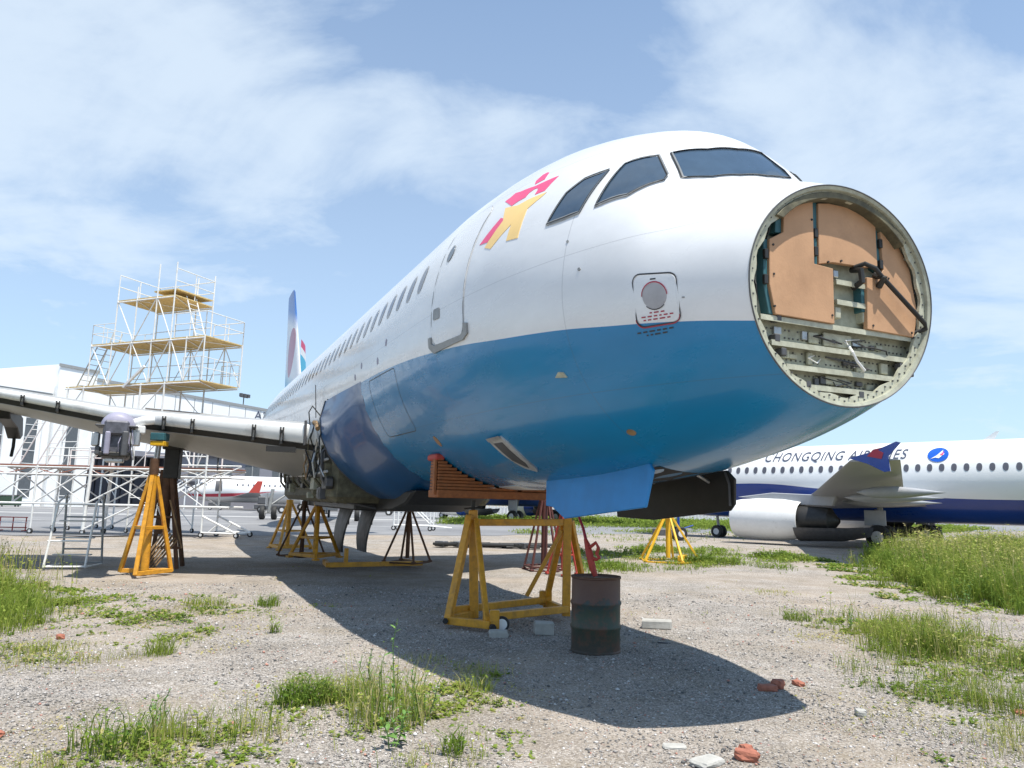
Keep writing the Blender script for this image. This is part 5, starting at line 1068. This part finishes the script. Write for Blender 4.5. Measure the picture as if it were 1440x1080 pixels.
wheel('caster', (-.06, 10.42, .10), .10, .07, CT, m_white, 'Y', .7); bar('screw', (-.53, 11.30, 1.5), (-.53, 11.30, 1.72), .035, m_blackmetal, CT, 10); bar('screw', (.90, 11.76, 1.45), (.90, 11.76, 1.72), .035, m_blackmetal, CT, 10)
bar('crank', (-.66, 11.2, 1.60), (-.40, 11.2, 1.62), .012, m_blackmetal, CT); bar('tube_stub', (-.83, 10.66, .09), (-.83, 10.60, .09), .04, m_black, CT); bar('tube_stub', (-.19, 10.33, .07), (-.17, 10.27, .07), .045, m_black, CT)
# wooden cradle: boards stacked crosswise, hollowed for the belly
WC = thing('cradle', 'wooden board cradle fitted to the belly on top of the yellow trestle', 'cradle', (0, 0, 0))
WC.rotation_euler = (0, 0, _yaw); WC.location = AW(7.2, 0, -Z0 - .02)   # local x towards port, local y aft
MB().box((0, 0, 1.765), (2.56, .42, .11)).build('base_timber', m_orange_wood, WC, bevel=.01)
for k in range(10):
    z = 1.845 + .045*k; zz = z + .022 - (Z0 + .04); inner = 1.975*math.sqrt(max(0, 1 - (min(-.2, zz)/2.07)**2)) + .03
    for sd in (-1, 1):
        a, b = sd*inner, sd*1.27
        if abs(inner) < 1.22: MB().box(((a+b)/2, 0, z), (abs(b-a), .38 - .02*(k % 3), .039)).build('board', m_orange_wood, WC, bevel=.005)
for sd in (-1, 1): MB().box((sd*1.25, 0, 2.28), (.14, .40, .09)).build('red_pad', m_red, WC, bevel=.02); MB().box((sd*1.30, -.12, 2.0), (.04, .08, .5)).build('end_strap', m_orange_wood, WC, bevel=.005)
# stands and jacks under the belly and the far side
tripod_jack('dark brown post stand with splayed legs under the belly, right of the hanging gear doors', AW(16.3, -1.05, -Z0).to_tuple(), 1.72, .62, m_rust, 4, .4, .0, .055, .05, (.8, .3, .12), .25, 'post stands under the belly', 'stand', False)
tripod_jack('dark brown post stand with splayed legs under the belly, left of the hanging gear doors', AW(18.6, 1.3, -Z0).to_tuple(), 1.72, .62, m_rust, 4, .2, .0, .055, .05, (.5, .4, .12), .25, 'post stands under the belly', 'stand', False)
tripod_jack('yellow tripod jack farthest back under the rear fuselage', (-7.55, 26.3, 0), 1.95, .85, m_yellow, 3, 2.6, .4, .08, .075, None, .3)
tripod_jack('yellow tripod jack beside the left hanging gear door', AW(17.6, 1.1, -Z0).to_tuple(), 1.75, .75, m_yellow, 3, .8, .4, .07, .075, None, .3)
MT = thing('support_stand', 'low yellow steel stand lying across the ground under the gear doors', 'frame', (-3.4, 19.7, 0), .52)
beam('beam', (-1.2, 0, .10), (1.3, 0, .10), .10, .12, m_yellow, MT); beam('beam', (-1.2, 0, .10), (-1.0, 1.0, .10), .10, .12, m_yellow, MT); beam('beam', (1.3, 0, .10), (1.1, 1.0, .10), .10, .12, m_yellow, MT); beam('upright', (-.75, 0, .16), (-.75, 0, .5), .09, .09, m_yellow, MT)
FJ = tripod_jack('bright yellow tripod jack in the grass on the far side, by the black gear door', (5.15, 24.8, 0), 3.3, .98, m_bright_yellow, 5, 1.2, .0, .075, .065, None, 1.7, low_ring=False)
MB().box((0, -.45, .12), (1.0, .16, .18)).build('base_block', m_bright_yellow, FJ, bevel=.02)
tripod_jack('dark red-brown tripod jack on the gravel right of the cradle trestle', (.95, 20.3, 0), 2.75, .55, m_darkred, 5, .3, .0, .085, .05, (.3, .3, .1), .6)
tripod_jack('slim dark red stand half hidden behind the right post of the cradle trestle', (1.35, 19.0, 0), 1.9, .42, m_red, 3, .5, .3, .04, .05, None, .2, 'post stands under the belly', 'stand', False)
# ------------------------------------------------------------------ barrel and what leans in it
BA = thing('barrel', 'rusty dented oil drum in faded green and blue, standing in the nose shadow', 'barrel', (1.06, 9.29, gz(1.06, 9.29)))
def barrel_mat():
    m = bpy.data.materials.new('faded_drum_paint'); m.use_nodes = True; nt = m.node_tree; b = nt.nodes['Principled BSDF']; L = nt.links.new; b.inputs['Roughness'].default_value = .55
    tc = N(nt, 'ShaderNodeTexCoord'); sp = N(nt, 'ShaderNodeSeparateXYZ'); L(tc.outputs['Object'], sp.inputs[0])
    n = N(nt, 'ShaderNodeTexNoise', i_Scale=3.0, i_Detail=8.0, i_Roughness=.65); L(tc.outputs['Object'], n.inputs['Vector'])
    ad = N(nt, 'ShaderNodeMath', operation='MULTIPLY_ADD'); ad.inputs[1].default_value = .85; L(n.outputs['Fac'], ad.inputs[0]); L(sp.outputs['Z'], ad.inputs[2])
    r = N(nt, 'ShaderNodeValToRGB'); e = r.color_ramp.elements; e[0].position, e[0].color = .40, (.045, .038, .03, 1); e[1].position, e[1].color = 1.0, (.10, .05, .035, 1)
    for p, c in ((.55, (.042, .045, .034)), (.70, (.034, .055, .037)), (.84, (.036, .058, .042)), (.92, (.03, .055, .055)), (.99, (.045, .045, .037))): q = e.new(p); q.color = (*c, 1)
    L(ad.outputs[0], r.inputs[0])
    n2 = N(nt, 'ShaderNodeTexNoise', i_Scale=5.5, i_Detail=10.0, i_Roughness=.75); L(tc.outputs['Object'], n2.inputs['Vector'])
    r2 = N(nt, 'ShaderNodeValToRGB'); r2.color_ramp.elements[0].position = .46; r2.color_ramp.elements[1].position = .64; L(n2.outputs['Fac'], r2.inputs[0])
    mx = N(nt, 'ShaderNodeMix', data_type='RGBA'); L(r2.outputs[0], mx.inputs[0]); L(r.outputs[0], mx.inputs[6]); mx.inputs[7].default_value = (.11, .055, .035, 1); L(mx.outputs[2], b.inputs['Base Color'])
    bp = N(nt, 'ShaderNodeBump', i_Strength=.5, i_Distance=.01); L(n.outputs['Fac'], bp.inputs['Height']); L(bp.outputs[0], b.inputs['Normal']); return m
pr = [(.285, 0), (.298, .005), (.298, .02), (.290, .03)]
for z in (.29, .56): pr += [(.290, z-.03), (.302, z-.012), (.304, z), (.302, z+.012), (.290, z+.03)]
pr += [(.290, .835), (.300, .845), (.300, .862), (.286, .862), (.284, .84)]
bb = MB().lathe(pr, 40, cap=False).build('shell', barrel_mat(), BA, smooth=True)
random.seed(3)
for v in bb.data.vertices:
    a = math.atan2(v.co.y, v.co.x); k = 1 - .022*max(0, math.sin(3*a + 1.0)*math.sin(v.co.z*6)) - .03*math.exp(-((a+1.9)**2)*9 - ((v.co.z-.62)**2)*60); v.co.x *= k; v.co.y *= k
MB().lathe([(.001, .845), (.285, .842)], 32, cap=False).build('lid', m_rust, BA); MB().lathe([(.286, .868), (.297, .868), (.301, .858), (.297, .85)], 40, cap=False).build('rim', m_rust, BA, smooth=True); MB().lathe([(.03, .845), (.03, .862), (.0, .862)], 10, Matrix.Translation((.18, -.1, 0)), cap=False).build('bung', m_rust, BA)
RB = thing('red_tow_strap', 'faded red rolled strap leaning on the lid of the rusty drum', 'strap', (1.03, 9.24, .845))
MB().tube([(.02, .0, .005), (-.015, .02, .10), (-.05, .04, .26), (-.075, .06, .37), (-.10, .07, .44)], [.028, .042, .046, .036, .02], 10).build('roll', m_red, RB, smooth=True)
MB().tube([(-.09, .07, .42), (-.12, .12, .56), (-.17, .25, .72)], [.02, .018, .016], 8).build('rope', m_redline, RB, smooth=True)
MB().tube([(-.05, .02, .34), (.02, -.02, .40), (.05, -.02, .34), (.03, -.01, .27), (.06, -.02, .22), (.03, 0, .20), (-.03, .02, .22)], .022, 8).build('loop', m_red, RB, smooth=True)
# ------------------------------------------------------------------ bricks, blocks, rubble
def rock(name, label, cat, loc, size, mat, rz=0.0, seed=0, rough=.25, group=None):
    rnd = random.Random(seed); bm = bmesh.new(); bmesh.ops.create_cube(bm, size=1.0); bmesh.ops.subdivide_edges(bm, edges=bm.edges[:], cuts=2, use_grid_fill=True)
    for v in bm.verts:
        n = v.co.normalized(); v.co = v.co.lerp(n*.62, rough*1.4); v.co += Vector((rnd.uniform(-1,1), rnd.uniform(-1,1), rnd.uniform(-1,1)))*.09*rough*2; v.co = Vector((v.co.x*size[0], v.co.y*size[1], (v.co.z+.42)*size[2]))
    me = bpy.data.meshes.new(name); bm.to_mesh(me); bm.free(); o = link(name, me, mat); o.location = (loc[0], loc[1], gz(loc[0], loc[1])); o.rotation_euler = (0, 0, rz); tag(o, label, cat, group); return o
def block(name, label, loc, d, mat, rz):
    o = MB().box((0, 0, d[2]/2), d).build(name, mat, None, bevel=.012); rnd = random.Random(len(label))
    for v in o.data.vertices: v.co += Vector((rnd.uniform(-1,1), rnd.uniform(-1,1), rnd.uniform(-1,1)))*.008
    o.location = (loc[0], loc[1], gz(*loc)); o.rotation_euler = (0, 0, rz); tag(o, label, 'block'); return o
block('concrete_block', 'pale concrete block lying in the sun to the right of the drum', (2.15, 11.2), (.42, .17, .12), m_concrete, -.18)
block('concrete_block', 'small grey concrete block under the trestle base, left of the drum', (.50, 10.42), (.26, .2, .16), m_concrete, .05)
rock('concrete_lump', 'grey concrete lump chocking the trestle castor', 'stone', (-.10, 10.12), (.24, .15, .09), m_concrete, .1, 3, .2)
RBK = [((2.47, 7.45), (.17, .10, .06), 'brick chunk nearest the shadow tip, lying half in the shade'), ((2.60, 7.55), (.12, .11, .09), 'upright brick chunk just beyond the shadow tip'), ((2.86, 7.72), (.14, .07, .045), 'flat brick sliver in the sun past the shadow tip'), ((1.66, 5.47), (.15, .105, .07), 'largest orange brick piece near the bottom edge'), ((1.70, 5.62), (.08, .07, .06), 'small brick piece just behind the largest orange one'), ((4.5, 6.9), (.14, .12, .03), 'flat brick fragment in the dry grass at the right'), ((-5.3, 9.35), (.10, .08, .06), 'brick piece in the left grass edge'), ((-3.6, 5.55), (.22, .12, .05), 'brick fragment at the lower left corner')]
for i, (p, s, lb) in enumerate(RBK): rock('brick_piece', 'red ' + lb, 'brick', p, s, m_brick, i*.9, i+10, .4, 'broken red bricks on the gravel')
for i, (p, s, lb) in enumerate([((1.22, 5.72), (.16, .10, .02), 'flat white shard left of the orange brick'), ((1.36, 5.36), (.22, .14, .04), 'broken white stone piece at the bottom edge'), ((2.98, 6.65), (.09, .08, .05), 'white stone beside the dry grass on the right'), ((-.62, 7.35), (.10, .05, .03), 'white chip on the gravel left of the weeds'), ((2.0, 9.95), (.16, .03, .02), 'thin dark stick shaped stone on the gravel')]): rock('stone', lb, 'stone', p, s, m_concrete if i < 4 else m_dkgrey, i*.7, i+40, .2, 'loose pale stones on the gravel')
DB = thing('cable_heap', 'heap of black cable and scrap on the gravel behind the trestle', 'cable', (-.6, 30.0, 0))
for i in range(9): MB().tube([(random.uniform(-2.4, 2.4), random.uniform(-.5, .5), .05 + .12*random.random()) for _ in range(5)], .05, 5).build('cable', m_black, DB, smooth=True)
for i in range(5): MB().box((random.uniform(-2.5, 2.5), random.uniform(-.4, .4), .12), (random.uniform(.3, .8), .3, .2), random.random()*3).build('scrap_box', m_dkgrey, DB, bevel=.02)
# ------------------------------------------------------------------ grass and weeds
m_grass = tint_mat('grass_blades', [(0, (.07, .14, .02)), (.35, (.18, .26, .035)), (.65, (.30, .35, .065)), (.85, (.43, .39, .15)), (1, (.56, .47, .26))], .65, .4)
def inpoly(px, py, poly):
    c = np.zeros(px.shape, bool); n = len(poly)
    for i in range(n):
        x0, y0 = poly[i]; x1, y1 = poly[(i+1) % n]; c ^= ((y0 > py) != (y1 > py)) & (px < (x1-x0)*(py-y0)/((y1-y0) + 1e-12) + x0)
    return c
def fbm(x, y, f, ph):
    return (np.sin(f*x*1.0+ph)*np.sin(f*y*1.13+ph*1.7) + .6*np.sin(f*2.1*x+.8*f*y+ph*2.3)*np.sin(f*1.7*y-.6*f*x+ph) + .4*np.sin(f*4.3*x+ph*3)*np.sin(f*3.9*y+ph*.7))/2.0
def blades(P, h, w, tint, lean=.45, leafy=0.0):
    n = len(P); a = RNG.random(n)*6.283; ln = lean*(.3 + RNG.random(n)); dx, dy = np.cos(a)*ln, np.sin(a)*ln
    b = RNG.random(n)*3.1416; wx, wy = np.cos(b)*w/2, np.sin(b)*w/2; z = P[:, 2]
    mk = lambda k, t, ww: (P[:, 0] + dx*h*t + wx*ww*k, P[:, 1] + dy*h*t + wy*ww*k, z + h*(1 - .25*t*ln)*k_h[t])
    k_h = {0: 0.0, .28: .55, 1.0: 1.0}
    V = np.stack([np.stack(mk(-1, 0, 1), -1), np.stack(mk(1, 0, 1), -1), np.stack(mk(-1, .28, .8), -1), np.stack(mk(1, .28, .8), -1), np.stack(mk(0, 1.0, 0), -1)], 1)
    Fb = np.array([(0,1,3),(0,3,2),(2,3,4)]); Fc = (Fb[None] + (np.arange(n)*5)[:, None, None]).reshape(-1, 3); V = V.reshape(-1, 3); T = np.repeat(tint, 5)
    if leafy > 0:
        m = int(n*leafy); ix = RNG.integers(0, n, m); t = .35 + .65*RNG.random(m); c = np.stack([P[ix, 0] + dx[ix]*h[ix]*t*t, P[ix, 1] + dy[ix]*h[ix]*t*t, z[ix] + h[ix]*t*.92], -1)
        s = (w[ix]*2.6)*(.6 + RNG.random(m)); A = RNG.random(m)*6.283; e = (RNG.random(m)-.3)*1.0
        d1 = np.stack([np.cos(A)*np.cos(e), np.sin(A)*np.cos(e), np.sin(e)], -1)*s[:, None]*1.6; d2 = np.stack([-np.sin(A), np.cos(A), .2*np.ones(m)], -1)*s[:, None]*.5
        LV = np.stack([c, c + d1*.5 + d2, c + d1, c + d1*.5 - d2], 1).reshape(-1, 3); LF = (np.array([(0,1,2),(0,2,3)])[None] + (np.arange(m)*4)[:, None, None]).reshape(-1, 3) + len(V)
        V = np.concatenate([V, LV]); Fc = np.concatenate([Fc, LF]); T = np.concatenate([T, np.repeat(np.clip(tint[ix] - .05, 0, 1), 4)])
    return V, Fc, T
def grass(poly, dens, h0, h1, w0=.005, tint=(.1, .7), clump=1.5, thr=-.25, seed=1.0, leafy=.3, lean=.45, edge=.5, soft=0.0, label=None, dry=0.0):
    xs = [p[0] for p in poly]; ys = [p[1] for p in poly]; A = (max(xs)-min(xs))*(max(ys)-min(ys)); n = int(A*dens*1.25)
    x = min(xs) + (max(xs)-min(xs))*RNG.random(n); y = min(ys) + (max(ys)-min(ys))*RNG.random(n); jx = x + .6*fbm(x, y, 2.3, seed+5)*edge*2 + .5*(RNG.random(n)-.5)**3*8; jy = y + .6*fbm(x, y, 2.1, seed+9)*edge*2 + .5*(RNG.random(n)-.5)**3*8
    k = inpoly(jx, jy, poly); f = fbm(x, y, clump, seed) + .5*fbm(x, y, clump*3.1, seed+2); pr = np.clip((f - thr + .25)/.95, 0, 1)**1.4; k &= RNG.random(n) < pr; x, y, f = x[k], y[k], f[k]; n = len(x)
    hh = (h0 + (h1-h0)*np.clip((f-thr)/1.4, 0, 1))*(.45 + .75*RNG.random(n)); d = np.hypot(x, y); w = np.maximum(w0, .00065*d)*(.7 + .6*RNG.random(n))
    z = np.array([gz(a, b) if (abs(a) < 29 and b < 33) else 0 for a, b in zip(x, y)]) - .01
    t = np.clip(tint[0] + (tint[1]-tint[0])*(.5 + .35*fbm(x, y, .9, seed+3) + .55*(RNG.random(n)-.5)), 0, 1); q = RNG.random(n) < dry; t[q] = .8 + .2*RNG.random(q.sum())
    V, Fc, T = blades(np.stack([x, y, z], -1), hh, w, t, lean, leafy); o = tri_stuff('grass', V, Fc, m_grass, T); o['label'] = label or 'green grass and weeds growing through the gravel'; return n
cnt = 0
cnt += grass([(9.0,13.6),(8.6,15.8),(10.0,19.5),(12.3,26.0),(15.2,30.5),(17.5,32.5),(22,31.0),(30,28),(30,20),(20,15),(14,13.4)], 560, .25, .95, tint=(.0,.85), thr=-.55, clump=2.4, seed=1.3, leafy=.9, edge=1.1, label='tall green weeds and grass in a broad band at the right')
cnt += grass([(18,29.6),(19,33),(22,33.5),(33,29.5),(33,25),(24,27)], 300, .55, 1.05, tint=(.1,.7), thr=-.9, seed=2.1, leafy=1.0, label='tall grass in front of the royal blue belly')
cnt += grass([(4.6,12.6),(5.2,12.9),(6.4,11.6),(7.0,9.6),(6.2,7.2),(4.6,6.6),(3.4,7.4),(4.3,8.6),(4.9,10.4)], 1100, .14, .52, tint=(.1,.85), thr=-.22, seed=3.7, leafy=.5, dry=.12, label='clumps of grass on the gravel at the right')
cnt += grass([(2.5,6.4),(3.4,7.0),(5.0,6.8),(5.2,4.6),(3.0,4.6)], 800, .06, .28, tint=(.35,1), thr=.0, seed=4.4, leafy=.3, dry=.3, label='sparse dry grass in the lower right corner')
cnt += grass([(-5.9,9.4),(-6.3,11.4),(-9.6,14.8),(-14,18.6),(-20,24),(-26,25),(-18,14),(-9,8.4)], 480, .2, .62, tint=(.1,.75), thr=-.45, seed=5.2, leafy=.6, label='green grass along the left edge')
cnt += grass([(-3.6,8.7),(-4.5,10.2),(-6.6,10.4),(-6.2,8.2),(-4.6,7.4)], 600, .06, .24, tint=(.3,.95), thr=-.1, seed=5.9, leafy=.4, dry=.15, label='low sparse grass at the left')
cnt += grass([(-3.2,4.4),(-2.6,6.0),(-2.0,7.0),(-1.5,6.2),(-.4,6.4),(-.1,5.0),(-.3,4.3)], 1200, .05, .30, tint=(.2,1), thr=-.1, seed=6.6, leafy=.5, dry=.2, label='patchy grass and weeds at the bottom left')
cnt += grass([(-2.1,7.3),(-1.9,8.6),(-.6,8.7),(.1,7.8),(-.2,6.6),(-1.2,6.5)], 1300, .05, .24, tint=(.3,1), thr=-.12, seed=7.1, leafy=.4, dry=.3, label='dry grass beside the edge of the shadow')
cnt += grass([(-6.0,11.4),(-5.2,13.2),(-2.6,13.4),(-2.8,11.0),(-4.4,10.6)], 420, .04, .15, tint=(.3,.95), thr=.28, seed=7.8, leafy=.4, dry=.25, label='thin grass on the sunny gravel left of the shadow')
cnt += grass([(1.5,19.2),(2.9,19.6),(4.0,21.0),(6.3,20.4),(8.2,22.6),(10.5,26),(11.5,31.5),(7.6,33.5),(4.0,31),(2.0,26)], 300, .10, .5, tint=(.05,.75), thr=.0, seed=8.5, leafy=.8, clump=.9, label='green weeds around the far yellow jack')
cnt += grass([(4.3,17.6),(6.0,17.8),(6.4,15.8),(4.8,15.4)], 300, .04, .14, tint=(.4,1), thr=.25, seed=9.1, dry=.4, label='dry tufts on the sandy gravel')
cnt += grass([(1.6,13.4),(2.3,13.4),(2.6,11.0),(1.8,10.8)], 500, .04, .13, tint=(.5,1), thr=.15, seed=9.9, dry=.4, label='dry grass around the pale concrete block')
cnt += grass([(2,36),(9,38),(14,44),(30,62),(40,80),(20,84),(4,66),(0,48)], 34, .15, .4, tint=(.2,.8), thr=.15, seed=10.5, leafy=.6, clump=.35, label='grass strips on the far field')
cnt += grass([(-6,60),(40,70),(60,95),(-4,97)], 22, .3, .8, tint=(.2,.6), thr=-.5, seed=11.5, leafy=.6, clump=.3, label='band of grass before the far fence')
cnt += grass([(-9,12),(9,12),(9,20),(-9,20)], 60, .03, .10, tint=(.4,1), thr=.62, seed=12.5, dry=.3, label='scattered sprouts on the gravel')
cnt += grass([(-5,5),(5,5),(6,11),(-6,11)], 160, .02, .09, tint=(.35,1), thr=.78, seed=13.5, dry=.3, clump=2.2, label='scattered small sprouts near the camera')
# single tufts and weeds that can be told apart
cnt += grass([(9.6,14.2),(9.0,16),(10.6,20),(13,26.5),(16,31),(19,32.5),(28,28),(28,20),(18,15.4)], 34, .9, 1.35, w0=.006, tint=(.45,1), thr=-.6, seed=14.1, leafy=3.0, lean=.25, dry=.2, label='tall seeding stalks rising out of the right weed band')
cnt += grass([(9.2,13.6),(8.7,15.8),(10.2,19.5),(12.4,26),(15.5,30.5),(20,31),(26,22),(14,14)], 40, .25, .6, w0=.02, tint=(0,.35), thr=.0, seed=15.2, leafy=5.0, lean=.8, clump=2.2, label='dark leafy weeds in the right weed band')
cnt += grass([(4.7,12.4),(6.3,11.4),(6.8,9.6),(6.0,7.4),(4.4,8.4),(5.0,10.4)], 40, .4, .75, w0=.006, tint=(.35,1), thr=-.3, seed=16.3, leafy=2.0, lean=.3, dry=.3, label='tall seeding stalks in the right grass clumps')
cnt += grass([(-6.2,9.6),(-6.3,11.6),(-9,15.4),(-13,20),(-20,24),(-14,13)], 26, .5, .95, w0=.006, tint=(.4,1), thr=-.3, seed=17.3, leafy=2.0, lean=.3, dry=.3, label='tall stalks in the left grass')
cnt += grass([(-3.0,4.6),(-2.4,6.2),(-.3,6.6),(.0,5.0)], 26, .2, .5, w0=.004, tint=(.45,1), thr=-.3, seed=18.3, leafy=1.5, lean=.5, dry=.4, label='thin dry stalks at the bottom left')
for q, dn, sd in (([(-3.4,4.4),(-2.7,6.2),(-1.6,7.4),(-.2,8.4),(.2,7.2),(-.2,4.6)], 560, 31.1), ([(3.0,4.8),(3.6,7.0),(4.6,9),(4.7,12.4),(6.6,12),(7,9),(6,4.8)], 520, 32.2), ([(-5.4,8),(-6.6,11.5),(-10,15),(-4.2,12.8),(-3.6,9.6)], 420, 33.3), ([(8,13.5),(7.6,16),(8.8,20),(10.4,27),(11.5,28),(10.5,19),(9.5,14)], 300, 34.4)):
    cnt += grass(q, dn, .02, .11, w0=.0065, tint=(.0,.75), thr=.0, seed=sd, leafy=6.0, lean=1.3, clump=1.9, dry=.15, label='low leafy weeds creeping over the gravel')
for q, sd in (([(-4,4.4),(-2.2,8.4),(.4,8.2),(.6,4.6)], 21.1), ([(2.4,6.8),(4.6,11.5),(7,11),(6,4.8),(3,4.6)], 22.2), ([(-6.5,7.5),(-6.5,12),(-3,12.5),(-3,8)], 23.3)):
    cnt += grass(q, 700, .015, .05, w0=.004, tint=(.8,1), thr=.0, seed=sd, leafy=.4, lean=2.2, clump=1.1, label='dry plant litter lying on the gravel')
def tuft(loc, r, h, n, label, tint=(.2, .7), leafy=.3, lean=.7):
    a = RNG.random(n)*6.283; q = r*np.sqrt(RNG.random(n)); P = np.stack([np.cos(a)*q, np.sin(a)*q, np.zeros(n)-.005], -1)
    V, Fc, T = blades(P, h*(.35 + .75*RNG.random(n)), .006*(.6 + .8*RNG.random(n)) + .0002*math.hypot(*loc), np.clip(tint[0] + (tint[1]-tint[0])*RNG.random(n), 0, 1), lean, leafy)
    o = tri_stuff('grass_tuft', V, Fc, m_grass, T, None); o.location = (loc[0], loc[1], gz(*loc)); tag(o, label, 'grass tuft', 'grass tufts on the gravel'); return o
tuft((-3.80, 8.66), .16, .28, 150, 'spiky grey green tuft alone on the sunny gravel at the left', (.3, .7), 0)
tuft((-3.83, 12.54), .20, .24, 160, 'green tuft touching the shadow edge under the wing', (.15, .5)); tuft((-4.75, 12.3), .34, .20, 200, 'broad low tuft left of the wing shadow tuft', (.25, .8))
tuft((-1.72, 6.75), .22, .26, 320, 'thick green clump left of the tall weed', (.05, .45), 1.2); tuft((-1.42, 6.85), .16, .17, 160, 'smaller green clump right beside the thick one', (.1, .5), 1.0)
tuft((-2.95, 10.05), .07, .22, 40, 'thin solitary sprout in the middle of the left gravel', (.15, .5), 1.0); tuft((-.25, 7.3), .18, .20, 130, 'yellowish tuft at the lower edge of the nose shadow', (.3, .9))
tuft((-2.35, 5.6), .14, .30, 110, 'upright pale grass stalks in the bottom left patch', (.4, 1), 0, .3); tuft((-.35, 5.55), .09, .24, 60, 'slim green weed to the right of the leafy weed', (.1, .5), 1.0)
tuft((4.55, 12.2), .22, .22, 160, 'green tuft at the far tip of the right grass clumps', (.15, .6), .5)
tuft((-.92, 6.25), .36, .58, 190, 'wispy straw-green stand of stalks around the tallest weed', (.3, 1), .8, .4); tuft((-1.9, 5.7), .34, .32, 110, 'loose pale green stand in the middle of the bottom left patch', (.2, .95), .8, .5)
tuft((-2.62, 5.35), .26, .32, 130, 'dense green stand at the bottom edge, far left', (.05, .6), 1.4, .5); tuft((5.3, 9.6), .3, .55, 200, 'tall pale stand in the middle of the right clumps', (.2, .9), 1.2, .4)
m_leaf = pmat('weed_leaf', (0.10, 0.20, 0.035), 0.55, var=0.25, scale=20)
def leaf_mesh(l, w):
    me = bpy.data.meshes.new('leaf'); me.from_pydata([(0,0,0),(l*.35,w/2,l*.10),(l*.75,w*.35,l*.06),(l,0,-.08*l),(l*.75,-w*.35,l*.06),(l*.35,-w/2,l*.10),(l*.5,0,l*.05)], [], [(0,6,1),(1,6,2),(2,6,3),(3,6,4),(4,6,5),(5,6,0)]); me.materials.append(m_leaf); return me
def weed(loc, h, nl, ll, label, stems=1, spread=.0, seed=0):
    rnd = random.Random(seed); t = thing('weed', label, 'weed', (loc[0], loc[1], gz(*loc))); me = leaf_mesh(ll, ll*.42)
    for sidx in range(stems):
        hh = h*rnd.uniform(.7, 1) if sidx else h; dx, dy = (rnd.uniform(-1, 1)*spread, rnd.uniform(-1, 1)*spread)
        pts = [Vector((dx*.3, dy*.3, 0)), Vector((dx*.6 + .01, dy*.6, hh*.4)), Vector((dx*.9 - .01, dy*.9, hh*.75)), Vector((dx + .02, dy, hh))]
        MB().tube(pts, [.005, .0045, .0035, .002], 5).build('stem', m_leaf, t, smooth=True)
        for k in range(nl):
            q = .12 + .85*k/nl; i = min(2, int(q*3)); p = pts[i].lerp(pts[i+1], q*3 - i); o = bpy.data.objects.new('leaf', me); COL.objects.link(o); o.parent = t; o.location = p
            sc = rnd.uniform(.6, 1.15)*(1.1 - .55*q); o.scale = (sc,)*3; o.rotation_euler = (rnd.uniform(-.3, .3), rnd.uniform(-.7, .25), k*2.4 + rnd.random())
    return t
weed((-.86, 6.12), .80, 16, .10, 'tallest slender weed in the foreground, left of centre', 1, .02, 1)
weed((-.78, 5.62), .26, 9, .10, 'bushy bright green broad-leaved weed at the foot of the tallest one', 4, .09, 2)
weed((-1.02, 6.35), .52, 14, .06, 'pale many-stemmed weed just left of the tallest one', 5, .16, 3); weed((-.66, 6.35), .45, 14, .06, 'pale many-stemmed weed just right of the tallest one', 5, .15, 4)
weed((-2.5, 5.75), .30, 12, .06, 'green weed at the left end of the bottom grass patch', 4, .14, 5); weed((4.9, 11.2), .42, 14, .05, 'thin upright weed among the right grass clumps', 3, .12, 6)
weed((2.15, 19.4), .55, 14, .09, 'dense dark green weed beside the drum top on the far gravel', 7, .35, 7)
weed((10.4, 18.6), 1.05, 16, .09, 'tall lone stalk standing above the right weed band', 2, .05, 8); weed((8.6, 14.6), .5, 12, .08, 'leafy weed at the near corner of the right weed band', 5, .2, 9)
print('blades', cnt)
